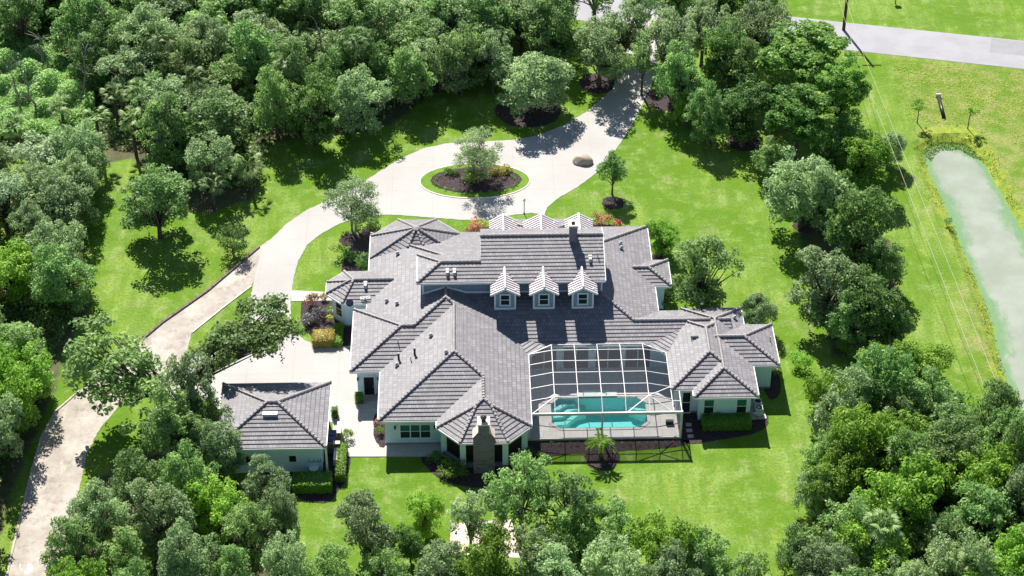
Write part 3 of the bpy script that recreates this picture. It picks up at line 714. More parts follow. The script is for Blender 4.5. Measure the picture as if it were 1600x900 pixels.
# chimneys
ch = MB(); y0, y1 = -26.98, -26.0; xc = .6
prof = [(-.93, 0), (.93, 0), (.93, 4.2), (.48, 4.85), (.48, 5.62), (-.48, 5.62), (-.48, 4.85), (-.93, 4.2)]
n = len(prof); ch.add([(xc + x, y0, z) for x, z in prof] + [(xc + x, y1, z) for x, z in prof], [tuple(range(n)), tuple(range(n, 2 * n))[::-1]] + [(i, n + i, n + (i + 1) % n, (i + 1) % n) for i in range(n)])
chim = ch.build('chimney', M['stone'], house)
c2 = MB()
for sg in (-1, 1): c2.add([(xc + sg * .98, y0 - .03, 4.2), (xc + sg * .46, y0 - .03, 4.92), (xc + sg * .46, y1 + .1, 4.92), (xc + sg * .98, y1 + .1, 4.2), (xc + sg * .98, y0 - .03, 4.12), (xc + sg * .46, y0 - .03, 4.84), (xc + sg * .46, y1 + .1, 4.84), (xc + sg * .98, y1 + .1, 4.12)], [(0, 1, 2, 3), (7, 6, 5, 4), (0, 4, 5, 1), (1, 5, 6, 2), (2, 6, 7, 3), (3, 7, 4, 0)])
c2.box(xc - .56, xc + .56, y0 - .06, y1 + .12, 5.62, 5.74); c2.build('chimney_cap', M['capstone'], chim)
c3 = MB(); c3.tube([(xc, -26.5, 5.74), (xc, -26.5, 6.1)], .2, 10); c3.tube([(xc, -26.5, 6.1), (xc, -26.5, 6.18), (xc, -26.5, 6.3)], [.3, .3, .05], 10); c3.build('flue', M['black'], chim)
ch = MB(); ch.box(9.05, 9.8, -4.0, -3.1, 7.8, 10.2); chim = ch.build('chimney', M['stone'], house)
c2 = MB(); c2.box(8.97, 9.25, -4.08, -3.02, 10.2, 10.34); c2.box(9.6, 9.88, -4.08, -3.02, 10.2, 10.34); c2.box(9.25, 9.6, -3.3, -3.02, 10.2, 10.34); c2.box(9.25, 9.6, -4.08, -3.9, 10.2, 10.34); c2.build('chimney_cap', M['capstone'], chim)
c3 = MB(); c3.tube([(9.42, -3.6, 10.15), (9.42, -3.6, 10.42), (9.42, -3.6, 10.5)], [.17, .17, .04], 10); c3.build('flue', M['black'], chim)
# roof vents
def roofhit(px, py, fn, lo=3., hi=9.):
    for k in range(240):
        z = hi - (hi - lo) * k / 240; p = at(px, py, z)
        if fn(p.x, p.y) >= z: return p
    return at(px, py, lo)
upz = lambda x, y: max(b.h(x, y) for b in U + LOW)
def vent(p, kind, parent=None):
    b = MB(); x, y, z = p
    if kind == 'dome':
        b.tube([(x, y, z - .1), (x, y, z + .22)], .13, 10); b.tube([(x, y, z + .2), (x, y, z + .26), (x, y, z + .42)], [.2, .22, .07], 10)
    elif kind == 'pipe': b.tube([(x, y, z - .1), (x, y, z + .55)], .05, 8)
    elif kind == 'bigpipe': b.tube([(x, y, z - .1), (x, y, z + .7)], .1, 8); b.tube([(x, y, z + .7), (x, y, z + .8)], .15, 8)
    elif kind == 'box': b.box(x - .13, x + .13, y - .3, y + .3, z - .1, z + .3); b.box(x - .16, x + .16, y + .1, y + .33, z + .3, z + .36)
    elif kind == 'wide': b.box(x - .62, x + .62, y - .15, y + .3, z - .1, z + .22); b.box(x - .66, x + .66, y - .12, y + .34, z + .22, z + .26)
    return b.build('roof_vent', M['vent'] if kind in ('dome', 'wide') else (M['black'] if kind in ('bigpipe',) else M['vent']), parent or house)
for px, py, k in [(621, 398, 'dome'), (604, 472, 'dome'), (620, 476, 'dome'), (571, 447, 'box'), (699, 427, 'box'), (710, 427, 'box'), (970, 382, 'dome'), (971, 389, 'dome'), (922, 406, 'box'), (934, 402, 'pipe'), (673, 526, 'dome'), (697, 552, 'dome'), (620, 572, 'dome'), (622, 536, 'pipe'), (648, 554, 'bigpipe'), (623, 562, 'bigpipe'), (642, 564, 'pipe'), (1148, 498, 'dome'), (1203, 533, 'pipe'), (1096, 485, 'bigpipe')]:
    vent(roofhit(px, py, upz), k)
# lanai back wall: tall dark glass sliders between pale piers, and the screened opening at the east wing
for x in (6.4, 9.4, 12.4, 15.2):
    window(house, (x, -12.75), 2.3, .15, 2.6, (0, -1), 2, 'sliding_door', rows=1, trim=.08)
window(house, (19.15, -19.29), .7, .12, 2.5, (0, -1), 1, 'screen_door', rows=2, trim=.08)
for yy in (-15.2, -17.8, -20.4): window(house, (4.31, yy), 1.8, .2, 2.5, (1, 0), 2, 'sliding_door', rows=1, trim=.08)
for yy in (-15., -17.5): window(house, (18.19, yy), 1.6, .2, 2.5, (-1, 0), 2, 'sliding_door', rows=1, trim=.08)

# ------------------------------------------------------------------ detached garage
gx, gy = -18.1, -22.5
garage = empty('detached_garage', (0, 0, 0), 'small detached garage with its own grey hip roof left of the house', 'garage')
G = [Block(rect(-22.95, -13.2, -26.9, -18.1))]
roof_meshes(G, garage)
b = MB(); b.prism(inset(G[0].p, .5), 0, E - .14); b.build('wall', M['stucco'], garage)
for x in (-20.02, -16.24): window(garage, (x, -26.4), .62, 1.25, 1.98, (0, -1), 1, rows=1)
vent(roofhit(422, 650, lambda x, y: G[0].h(x, y)), 'wide', garage)
b = MB(); b.box(-13.3, -13.2 + .08, -27.0, -26.9, .1, E - .1); b.build('downpipe', M['white'], garage)
door(garage, (-13.7, -24.6), .95, 2.15, (1, 0))

# ------------------------------------------------------------------ pool and deck
PX0, PX1, PY0, PY1 = 6.7, 15.7, -21.4, -16.95; CH = .85
pool_poly = [(PX0 + CH, PY0), (PX1 - CH, PY0), (PX1, PY0 + CH), (PX1, PY1 - CH), (PX1 - CH, PY1), (PX0 + CH, PY1), (PX0, PY1 - CH), (PX0, PY0 + CH)]
def deck():
    outer = [(4.25, -22.75), (18.35, -22.75), (18.35, -12.6), (4.25, -12.6)]
    bm = bmesh.new(); n = 8; z = .1
    # radial strips between the pool outline and the outer rectangle
    inn = pool_poly; cx, cy = 11.2, -19.2
    def cast(p):
        out = []
        px, py = p
        if abs(py - PY0) < 1e-6: return (px, -22.75)
        if abs(py - PY1) < 1e-6: return (px, -12.6)
        return (4.25, py) if px < cx else (18.35, py)
    seq = []
    for i in range(n):
        p, q = inn[i], inn[(i + 1) % n]; a_, b_ = cast(p), cast(q)
        ring = [p, q, b_]
        if a_[0] != b_[0] and a_[1] != b_[1]:
            corner = min(outer, key=lambda c: math.dist(c, ((p[0] + q[0]) / 2, (p[1] + q[1]) / 2))); ring.append(corner)
        ring.append(a_); seq.append(ring)
    mb = MB()
    for r_ in seq:
        mb.add([(x, y, z) for x, y in r_], [tuple(range(len(r_)))[::-1]])
    for i in range(4):
        p, q = outer[i], outer[(i + 1) % 4]; mb.add([(*p, z), (*q, z), (*q, -.4), (*p, -.4)], [(0, 1, 2, 3)])
    o = mb.build('pool_deck', M['deck_paver']); o['kind'] = 'structure'
deck()
pool = empty('swimming_pool', (11.2, -19.2, 0), 'turquoise swimming pool with clipped corners under the screen enclosure', 'pool')
def child_offset(o, p): 
    o.matrix_parent_inverse = Matrix.Translation(-Vector(p.location)); return o
b = MB(); n = 8; zb = -1.5
b.add([(x, y, zb) for x, y in pool_poly], [tuple(range(8))]); 
for i in range(8): p, q = pool_poly[i], pool_poly[(i + 1) % 8]; b.add([(*p, zb), (*q, zb), (*q, .1), (*p, .1)], [(0, 1, 2, 3)])
child_offset(b.build('basin', M['poolplaster'], pool), pool)
b = MB(); b.add([(x, y, -.03) for x, y in inset(pool_poly, .0)], [tuple(range(8))]); child_offset(b.build('water', M['water'], pool), pool)
b = MB()
for i in range(8):
    p, q = pool_poly[i], pool_poly[(i + 1) % 8]; b.beam((*p, .11), (*q, .11), .3, .06)
child_offset(b.build('coping', M['deck_paver'], pool), pool)
b = MB()
for k, zz in enumerate((-.3, -.6, -.9)):
    w_ = .7 + .55 * k; b.prism([(PX0 + .02, PY1 - CH - .5 - .7 * k), (PX0 + .9 + .3 * k, PY1 - CH - .4 - .7 * k), (PX0 + 1.6 + .5 * k, PY1 - .6 - .45 * k), (PX0 + 2.4 + .5 * k, PY1 - .5 - .35 * k), (PX0 + 2.4 + .5 * k, PY1 - .02), (PX0 + CH, PY1 - .02), (PX0 + .02, PY1 - CH)], -1.5 + .003 * k, zz)
child_offset(b.build('steps', M['paleplaster'], pool), pool)
b = MB(); b.box(9.3, 13.0, PY1 - .02, PY1 + .5, .1, .3); b.box(9.9, 12.4, PY1 + .5, PY1 + .9, .1, .2); child_offset(b.build('raised_ledge', M['paleplaster'], pool), pool)
b = MB(); b.prism([(PX1 - 1.6, PY1 - 1.0), (PX1 - .6, PY1 - 1.7), (PX1 - .1, PY1 - 1.8), (PX1 - .1, PY1 - 1.3), (PX1 - .9, PY1 - 1.1)], -1.5, -.35); child_offset(b.build('bench', M['paleplaster'], pool), pool)
# screen enclosure
cage = empty('pool_enclosure', (11.2, -22.8, 0), 'white aluminium screen enclosure with gridded roof standing over the pool', 'screen enclosure')
def cageparts():
    f = MB(); s = MB()
    XS = [4.9 + i * (17.6 - 4.9) / 6 for i in range(7)]; YS = [-22.8, -21.15, -19.45, -17.75, -16.1, -14.55, -13.42]
    def z(i, j):
        if j == 0: return 3.15
        if i in (0, 6): return 3.32
        return 3.78 if j < 6 else 3.5
    P = [[Vector((XS[i], YS[j], z(i, j))) for j in range(7)] for i in range(7)]
    P[0][6] = Vector((4.95, -14.5, 3.3)); P[6][6] = Vector((17.55, -14.5, 3.3)); 
    for i in range(7):
        for j in range(6):
            if i in (0, 6) and j == 5: continue
            f.beam(P[i][j], P[i][j + 1], .06, .09)
    for j in range(7):
        for i in range(6): f.beam(P[i][j], P[i + 1][j], .05, .08) if j else f.beam(P[i][j], P[i + 1][j], .14, .26)
    # bracing
    f.beam(P[0][0], P[1][1], .07, .07); f.beam(P[6][0], P[5][1], .07, .07); f.beam(P[5][1], P[6][2], .07, .07); f.beam(P[4][0], P[5][1], .07, .07); f.beam(P[0][5], P[1][5], .07, .07)
    f.beam(P[0][5], P[1][6], .07, .07); f.beam(P[6][5], P[5][6], .07, .07)
    for i in range(6):
        for j in range(6):
            q = [P[i][j], P[i + 1][j], P[i + 1][j + 1], P[i][j + 1]]
            s.add(q, [(0, 1, 2, 3)])
    # side extension on the right
    a, b_, c, d = Vector((17.6, -22.8, 3.15)), Vector((18.35, -22.8, 3.15)), Vector((18.35, -19.9, 3.2)), Vector((17.6, -19.9, 3.3))
    f.beam(a, b_, .14, .26); f.beam(b_, c, .08, .12); f.beam(c, d, .08, .12); f.beam((17.6, -21.3, 3.23), (18.35, -21.3, 3.18), .06, .08); s.add([a, b_, c, d], [(0, 1, 2, 3)])
    # walls
    def V(x, y, zz): return Vector((x, y, zz))
    f.box(4.83, 4.97, -22.87, -22.73, .1, 3.1); f.box(11.17, 11.33, -22.87, -22.73, .1, 3.05); f.box(18.26, 18.44, -22.89, -22.71, .1, 3.3)
    f.box(4.25, 18.35, -22.86, -22.74, .1, .28); f.box(18.3, 18.42, -22.7, -19.9, .1, .25); f.box(18.3, 18.4, -21.4, -21.3, .1, 3.15); f.box(18.3, 18.4, -19.95, -19.85, .1, 3.2)
    f.beam((18.35, -22.8, 1.1), (18.35, -19.9, 1.1), .06, .06)
    s.add([V(4.9, -22.8, .2), V(18.35, -22.8, .2), V(18.35, -22.8, 3.1), V(4.9, -22.8, 3.1)], [(0, 1, 2, 3)])
    s.add([V(18.36, -22.8, .2), V(18.36, -19.9, .2), V(18.36, -19.9, 3.1), V(18.36, -22.8, 3.1)], [(0, 1, 2, 3)])
    child_offset(f.build('frame', M['aluminium'], cage), cage); child_offset(s.build('screen', M['screen'], cage), cage)
cageparts()
b = MB()
b.box(17.2, 17.9, -21.0, -20.7, .1, .5)
o = b.build('deck_bench', M['black']); tag(o, 'small low black box seat on the pool deck inside the right end of the enclosure', 'seat')

# ------------------------------------------------------------------ leaves and plants
def leaf_mesh(name, pos, nrm, size, tint, asp=.6, rng=None, mats=(), extra=None):
    """many small kite-shaped leaf sprays"""
    n = len(pos); rng = rng or np.random.default_rng(1)
    r = rng.normal(size=(n, 3)); t1 = np.cross(nrm, r); t1 /= np.linalg.norm(t1, axis=1)[:, None] + 1e-9; t2 = np.cross(nrm, t1)
    s = size[:, None] if hasattr(size, '__len__') else np.full((n, 1), size)
    v = np.empty((n, 4, 3)); v[:, 0] = pos - t1 * s * .5; v[:, 1] = pos + t2 * s * asp * .5 + t1 * s * .05; v[:, 2] = pos + t1 * s * .5 + nrm * s * .12; v[:, 3] = pos - t2 * s * asp * .5 + t1 * s * .05
    V = v.reshape(-1, 3); nf = n; tl = np.repeat(tint, 4)
    loops = np.arange(n * 4); starts = np.arange(n) * 4
    if extra is not None:
        ev, ef = extra; base = len(V); V = np.vstack([V, ev]); tl = np.concatenate([tl, np.zeros(len(ev))])
        loops = np.concatenate([loops, (np.array(ef) + base).ravel()]); starts = np.arange(n + len(ef)) * 4; nf = n + len(ef)
    me = bpy.data.meshes.new(name); me.vertices.add(len(V)); me.vertices.foreach_set('co', V.ravel())
    me.loops.add(len(loops)); me.loops.foreach_set('vertex_index', loops.astype(np.int32)); me.polygons.add(nf); me.polygons.foreach_set('loop_start', starts.astype(np.int32))
    a = me.attributes.new('tint', 'FLOAT', 'POINT'); a.data.foreach_set('value', tl)
    for m_ in mats: me.materials.append(m_)
    me.update(calc_edges=True); me.validate(); return me
def clump_leaves(rng, centers, radii, per, flat=.75, top=.45, leaf=.22, tvar=.5):
    pos = []; nr = []; ti = []; sz = []
    for c, r in zip(centers, radii):
        n = int(per * (r / .9) ** 2); d = rng.normal(size=(n, 3)); d /= np.linalg.norm(d, axis=1)[:, None]
        d[:, 2] = np.where(rng.random(n) < top, np.abs(d[:, 2]), d[:, 2])
        rr = r * (.5 + .55 * rng.random(n) ** .7); lump = 1 + .22 * np.sin(d[:, 0] * 5 + c[0] * 3) * np.cos(d[:, 1] * 5 + c[1])
        p = c + d * (rr * lump)[:, None] * np.array([1, 1, flat]); nn = d * .7 + np.array([0, 0, .45]) + rng.normal(size=(n, 3)) * .5
        nn /= np.linalg.norm(nn, axis=1)[:, None]; pos.append(p); nr.append(nn)
        t0 = rng.random(); ti.append(np.clip(t0 * tvar + rng.random(n) * (1 - tvar), 0, 1)); sz.append(leaf * (.6 + .8 * rng.random(n)))
    return np.vstack(pos), np.vstack(nr), np.concatenate(ti), np.concatenate(sz)
def make_tree(seed, Rc=4., H=8., base=.28, ncl=75, per=115, leaf=.3, m='oak', clr=(.65, 1.15), spread=.8, trunk=.28, lean=0, name='oak_tree', bark='bark', moss=0, lobes=7, gap=.0, cone=0, mult=1, ntr=1, low=0, flat=.7):
    """prototype: Empty > trunk, crown; built round the origin, not linked to any place yet"""
    rng = np.random.default_rng(seed); rnd = random.Random(seed)
    root = empty(name, (0, 0, 0)); zb = H * base; zc = (zb + H) / 2; hz = (H - zb) / 2
    # lobes give an uneven outline
    lob = [(rng.normal(size=3), rng.uniform(.1, .35)) for _ in range(lobes)]
    cs = []; rs = []; tries = 0
    nl = max(4, int(lobes)); subs = []
    for q in range(nl):
        az_ = 2 * math.pi * q / nl + rng.uniform(-.5, .5); rr_ = Rc * rng.uniform(.38, .62)
        subs.append((np.array([math.cos(az_) * rr_, math.sin(az_) * rr_, zc + hz * rng.uniform(-.45, .35)]), Rc * rng.uniform(.34, .52), hz * rng.uniform(.4, .62)))
    subs.append((np.array([rng.uniform(-.15, .15) * Rc, rng.uniform(-.15, .15) * Rc, zc + hz * .38]), Rc * .48, hz * .6))
    if low: subs += [(np.array([math.cos(t0) * Rc * .5, math.sin(t0) * Rc * .5, zb + hz * .3]), Rc * .36, hz * .35) for t0 in rng.uniform(0, 6.28, 4)]
    while len(cs) < ncl and tries < ncl * 40:
        tries += 1
        c0, sr, sh = subs[rng.integers(0, len(subs))]
        d = rng.normal(size=3); d /= np.linalg.norm(d)
        if d[2] < -.5: continue
        f = rng.uniform(.55, 1.0) ** .5
        p = c0 + d * f * np.array([sr, sr, sh]); k = 1 - cone * max(0, (p[2] - zc) / hz) * .8; p[0] *= k; p[1] *= k
        r = rng.uniform(*clr) * (Rc / 4) ** .4 * .8
        if cs and min(np.linalg.norm((p - c) / np.array([1, 1, .8])) for c in cs) < r * .55: continue
        cs.append(p); rs.append(r)
    if lean: cs = [c + np.array([lean * c[2] / H, 0, 0]) for c in cs]
    pos, nr, ti, sz = clump_leaves(rng, cs, rs, per * mult, flat, .5, leaf)
    cr = bpy.data.objects.new('crown', leaf_mesh('crown', pos, nr, sz, ti, .62, rng, [M[m]])); COL.objects.link(cr); cr.parent = root
    tb = MB(); 
    for q in range(ntr):
        off = Vector((rnd.uniform(-.5, .5), rnd.uniform(-.5, .5), 0)) * (ntr > 1)
        top = Vector((lean * .5, 0, zb + hz * .5)) + off * 2.5; fork = Vector((off.x * 1.5, off.y * 1.5, zb * .9))
        tb.tube([off + Vector((0, 0, -.2)), off + Vector((0, 0, .3)), fork, top], [trunk * 1.45, trunk, trunk * .85, trunk * .45], 8)
        order = sorted(range(len(cs)), key=lambda i: rng.random())[:max(8, len(cs) // (3 * ntr))]
        for i in order:
            c = Vector(cs[i]); s_ = fork.lerp(top, rnd.random()); mid_ = s_.lerp(c, .5) + Vector((rnd.uniform(-.4, .4), rnd.uniform(-.4, .4), rnd.uniform(.0, .5))) * (Rc / 4)
            tb.tube([s_, mid_, c], [trunk * .42, trunk * .26, trunk * .08], 5, False)
    tr_ = tb.build('trunk', M[bark], root, True)
    if moss:
        n = moss; pos = []; sel = rng.integers(0, len(cs), n)
        for i in sel:
            c = cs[i]; k = 9; p0 = c + rng.normal(size=3) * np.array([.4, .4, .15]) - np.array([0, 0, .25]); pos += [p0 + np.array([rng.normal() * .06, rng.normal() * .06, -.13 * q]) for q in range(k)]
        pos = np.array(pos); nn = rng.normal(size=pos.shape) * np.array([1, 1, .2]); nn /= np.linalg.norm(nn, axis=1)[:, None]
        ms = bpy.data.objects.new('hanging_moss', leaf_mesh('moss', pos, nn, np.full(len(pos), .3), rng.random(len(pos)), .45, rng, [M['moss']])); COL.objects.link(ms); ms.parent = root; ms['kind'] = 'stuff'
    root['_R'] = Rc; root['_H'] = H; root['_used'] = 0
    return root
def copy_tree(o, parent=None):
    c = o.copy(); COL.objects.link(c); c.parent = parent
    for ch_ in [x for x in o.children]: copy_tree(ch_, c)
    return c
PROTO = {}
def proto(kind):
    if kind in PROTO: return PROTO[kind]
    D = {
        'oakA': dict(seed=11, Rc=4.2, H=8.5, m='oak', ncl=150, moss=40, base=.12, low=1), 'oakB': dict(seed=12, Rc=4.0, H=9.5, m='oak', ncl=140, moss=20, base=.12, low=1, lobes=5),
        'oakC': dict(seed=13, Rc=4.4, H=8, m='oakgrey', ncl=150, moss=60, base=.12, low=1, lobes=8), 'oakD': dict(seed=14, Rc=3.8, H=9, m='oakgrey', ncl=130, moss=30, base=.14, low=1, lobes=5),
        'oakE': dict(seed=15, Rc=4, H=8, m='dark', ncl=140, base=.12, low=1), 'oakF': dict(seed=16, Rc=4, H=7.5, m='lime', ncl=130, base=.1, low=1, lobes=6),
        'silver': dict(seed=17, Rc=3, H=6.5, m='silver', ncl=90, base=.15, low=1),
        'open': dict(seed=18, Rc=4.2, H=9, m='oak', ncl=75, moss=30, clr=(.6, 1.0), trunk=.3, lobes=7), 'openB': dict(seed=19, Rc=4.2, H=8, m='oakgrey', ncl=66, clr=(.55, .95), moss=40, trunk=.26, lobes=6),
        'lean': dict(seed=26, Rc=3.6, H=8, m='oak', ncl=120, moss=22, clr=(.6, 1.0), trunk=.34, lobes=7, lean=8.5, flat=.6),
        'leanB': dict(seed=27, Rc=3.6, H=7.5, m='oak', ncl=100, moss=15, clr=(.55, .95), trunk=.3, lobes=7, lean=7.0, flat=.6),
        'airy': dict(seed=20, Rc=2.8, H=6.5, m='oakgrey', ncl=110, per=330, leaf=.14, clr=(.5, .85), base=.22, trunk=.1, name='ornamental_tree', bark='palebark', ntr=3, low=1),
        'young': dict(seed=21, Rc=1.6, H=5.5, m='dark', ncl=90, per=420, leaf=.15, clr=(.5, .75), base=.2, trunk=.09, name='young_tree', cone=.5),
        'pine': dict(seed=22, Rc=4, H=12, m='pine', ncl=170, per=260, leaf=.28, clr=(.55, .9), base=.35, name='pine_tree', trunk=.25, lobes=11, flat=.5),
        'bushtree': dict(seed=23, Rc=2.2, H=3.8, m='dark', ncl=80, base=.05, per=170, leaf=.18, clr=(.5, .8), name='bushy_tree', trunk=.12, low=1),
        'sapling': dict(seed=24, Rc=1.0, H=3.6, m='cypress', ncl=26, per=420, leaf=.14, clr=(.4, .6), base=.45, name='cypress_sapling', trunk=.06, cone=.3),
    }[kind]
    D = dict(dict(name='oak_tree'), **D); PROTO[kind] = make_tree(**D); return PROTO[kind]
TREERND = random.Random(5)
def tree(kind, x, y, R_, H_, label, group=None, rz=None, cat='tree'):
    p = proto(kind)
    if not p['_used']: o = p; p['_used'] = 1
    else:
        o = copy_tree(p)
    o.location = (x, y, 0); o.rotation_euler = (0, 0, TREERND.uniform(0, 6.28) if rz is None else rz)
    s = R_ / p['_R']; o.scale = (s, s, H_ / p['_H'])
    o['label'] = label; o['category'] = cat
    if group: o['group'] = group
    elif 'group' in o: del o['group']
    return o
def treepx(kind, cx, cy, rpx, H_, label, group=None, **k):
    p = at(cx, cy, H_ * .62); depth = (p - CAMLOC).dot(_fw); return tree(kind, p.x, p.y, rpx * depth / FPX, H_, label, group, **k)

# single trees one can point to
TP = [
    ('oakB', 242, 305, 59, 8.5, 'round oak standing alone on the left lawn beside the lane'),
    ('bushtree', 361, 369, 27, 3.6, 'small dense dark tree by the bend where the lane leaves the drive'),
    ('airy', 547, 310, 52, 6.8, 'feathery pale ornamental tree in a mulch ring left of the house front'),
    ('airy', 743, 234, 46, 6.6, 'feathery ornamental tree in the middle of the turning circle island'),
    ('young', 958, 262, 27, 5.5, 'slim young tree in a mulch ring on the lawn right of the drive'),
    ('oakB', 1099, 416, 57, 8.5, 'broad dark tree standing close to the right side of the house'),
    ('oakF', 1037, 366, 27, 4.2, 'small leafy tree at the back right corner of the house'),
    ('oakC', 1184, 482, 30, 4.2, 'small pale green tree touching the far corner of the right wing roof'),
    ('oakD', 1298, 440, 58, 8.5, 'tall grey green oak in front of the dark trees right of the lawn'),
    ('oakE', 1345, 350, 58, 9.5, 'tall dark tree behind the grey green oak right of the lawn'),
    ('oakE', 1365, 470, 58, 8, 'dark bushy tree beside the meadow right of the grey green oak'),
    ('oakC', 1258, 285, 66, 9, 'wide pale oak at the upper end of the right hand tree row'),
    ('oakF', 1352, 235, 44, 7, 'dense bright green tree between the pine and the power lines'),
    ('oakE', 1165, 158, 50, 7.5, 'round oak with a forked pale trunk in a mulch ring on the upper right lawn'),
    ('pine', 1258, 95, 76, 11, 'large pine with tufted bright crown near the road'),
    ('pine', 1248, 188, 58, 10.5, 'smaller pine standing in front of the large pine'),
    ('pine', 1312, 150, 45, 11, 'slender pine nearest the power lines'),
    ('oakC', 832, 118, 62, 7.5, 'spreading mossy oak over the large mulch bed above the turning circle'),
    ('oakD', 938, 68, 48, 9, 'oak with a straight trunk left of the top of the drive'),
    ('oakA', 868, 38, 52, 9, 'mossy oak behind the two oaks left of the top of the drive'),
    ('openB', 1040, 62, 52, 10, 'open crowned oak just right of the top of the drive'),
    ('oakA', 1068, 108, 46, 9, 'low oak under the open crowned oak right of the drive'),
    ('openB', 1100, 38, 50, 9, 'open oak by the road, second right of the drive'),
    ('oakE', 1135, 70, 44, 8.5, 'dark oak between the open oaks and the large pine'),
    ('oakC', 1190, 40, 46, 8.5, 'grey green oak by the road left of the large pine'),
    ('oakA', 1215, 240, 38, 5, 'low oak at the shaded edge of the upper right lawn'),
    ('oakA', 1112, 168, 38, 7.5, 'oak left of the forked oak on the upper right lawn'),
    ('openB', 1000, 10, 42, 9, 'oak overhanging the road end of the drive'),
    ('oakC', 1390, 225, 26, 4.5, 'scrubby small tree at the edge of the dry meadow under the power lines'),
    ('oakA', 275, 650, 60, 8.5, 'dense oak left of the garage between lane and garage wall'),
    ('oakC', 340, 690, 45, 6.5, 'oak touching the left front corner of the garage'),
    ('oakD', 418, 752, 40, 5, 'mossy oak in front of the garage wall'),
    ('oakD', 568, 815, 52, 8.5, 'pale slender oak rising alone from the bottom lawn'),
    ('oakE', 640, 845, 27, 4.5, 'small dark tree between the slender oak and the concrete pad'),
    ('oakF', 662, 792, 30, 5, 'small yellow green tree above the dark tree on the bottom lawn'),
    ('openB', 735, 812, 50, 7.5, 'small open tree left of the concrete pad'),
    ('open', 815, 768, 64, 10, 'tall oak with bare forked trunks below the stone chimney'),
    ('open', 888, 785, 58, 8.5, 'oak right of the tall forked oak below the enclosure'),
    ('bushtree', 703, 736, 0.1, 1, ''),
]
for t_ in TP:
    if t_[5]: treepx(*t_)
def leanpx(kind, bx, by, cx, cy, zc, H_, sc, label):
    p = at(bx, by); c = at(cx, cy, zc); d = c - p; o = tree(kind, p.x, p.y, 1, H_, label, rz=math.atan2(d.y, d.x)); pr_ = PROTO[kind]
    L = math.hypot(d.x, d.y) / ({'lean': 8.5, 'leanB': 7.0}[kind] * .62); o.scale = (L * 1.05, sc, H_ / pr_['_H']); return o
leanpx('lean', 285, 640, 372, 530, 6.0, 9, 1.15, 'mossy oak with bare spreading limbs reaching over the garage court')
leanpx('leanB', 300, 670, 190, 576, 6.0, 9, 1.45, 'large oak left of the garage leaning out over the lane')
for t_ in [('oakA', 1160, 100, 42, 8, 'green oak below the dark oak near the road, left of the pines'), ('oakE', 1222, 150, 36, 6, 'dark low oak left of the smaller pine'),
           ('oakA', 1330, 205, 36, 6, 'green oak right below the slender pine'), ('oakE', 1296, 222, 34, 6, 'dark oak between the smaller pine and the wide pale oak'),
           ('oakA', 1378, 400, 40, 6.5, 'green tree at the meadow side of the tall dark tree'), ('oakA', 1335, 490, 44, 6.5, 'green tree between the grey green oak and the bushy dark tree'),
           ('oakE', 1400, 500, 28, 5, 'small dark tree at the meadow edge above the lower right wood'), ('oakE', 1310, 300, 40, 7, 'dark tree right of the wide pale oak'),
           ('open', 1005, 90, 30, 8, 'thin oak on the right edge of the drive mouth'), ('openB', 290, 600, 50, 9.5, 'tall spreading oak between the leaning oaks left of the garage'), ('oakA', 325, 640, 38, 7, 'oak crown against the left end of the garage roof'),
           ('oakB', 1555, 640, 38, 9.5, 'tall oak at the pond end of the lower right wood'), ('oakA', 1585, 700, 40, 10, 'tall oak under the end of the pale wires'), ('oakD', 1610, 770, 42, 10, 'pale tall oak at the right edge of the lower right wood'),
           ('oakF', 1075, 165, 28, 4.5, 'low bright tree on the mulch right of the upper drive'), ('oakD', 975, 40, 36, 8, 'pale oak overhanging the left side of the drive mouth')]: treepx(*t_)
# groups
ORD = ['first', 'second', 'third', 'fourth', 'fifth', 'sixth', 'seventh', 'eighth', 'ninth', 'tenth', 'eleventh', 'twelfth']
TONE = dict(oakA='green', oakB='tall green', oakC='grey green', oakD='pale grey green', oakE='dark', oakF='bright green', silver='silvery', open='thin crowned', openB='thin pale', pine='pine like')
def rowlabels(objs, place, per=8, noun='oak'):
    objs = sorted(objs, key=lambda t_: t_[0].location.y); rows = [objs[i:i + per] for i in range(0, len(objs), per)]
    for ri, row in enumerate(rows):
        row.sort(key=lambda t_: t_[0].location.x)
        for ci, (o, kd) in enumerate(row):
            rw = '' if len(rows) == 1 else f' in {ORD[ri]} row from front'
            o['label'] = f'{TONE[kd]} {noun}, {ORD[ci]} from left{rw}, {place}'
def many(lst, label, group, kinds, hmin=7, hmax=9, seed=3):
    r = random.Random(seed)
    L = [(treepx(kinds[i % len(kinds)], cx, cy, rp, r.uniform(hmin, hmax), label, group), kinds[i % len(kinds)]) for i, (cx, cy, rp) in enumerate(lst)]; rowlabels(L, label, 5)
many([(215, 735, 52), (150, 800, 52), (105, 850, 44), (300, 740, 50), (250, 800, 52), (340, 790, 50), (190, 870, 52), (290, 870, 52), (390, 830, 46), (360, 900, 48), (450, 880, 46), (120, 910, 46), (220, 930, 50), (440, 795, 30), (520, 900, 44), (60, 890, 1) ][:15],
     'trees below garage', 'oaks at the bottom left', ['oakA', 'oakC', 'oakB', 'oakA', 'oakD', 'oakF'], 6.5, 9)
many([(600, 895, 44), (690, 885, 48), (760, 868, 44), (840, 865, 56), (905, 835, 54), (965, 825, 52), (960, 885, 56), (1035, 845, 54), (1050, 900, 56), (1110, 868, 54), (1165, 900, 50), (870, 915, 56)],
     'bottom centre edge trees', 'oaks along the bottom centre', ['open', 'oakD', 'oakF', 'openB', 'oakA'], 6.5, 8.5, 4)
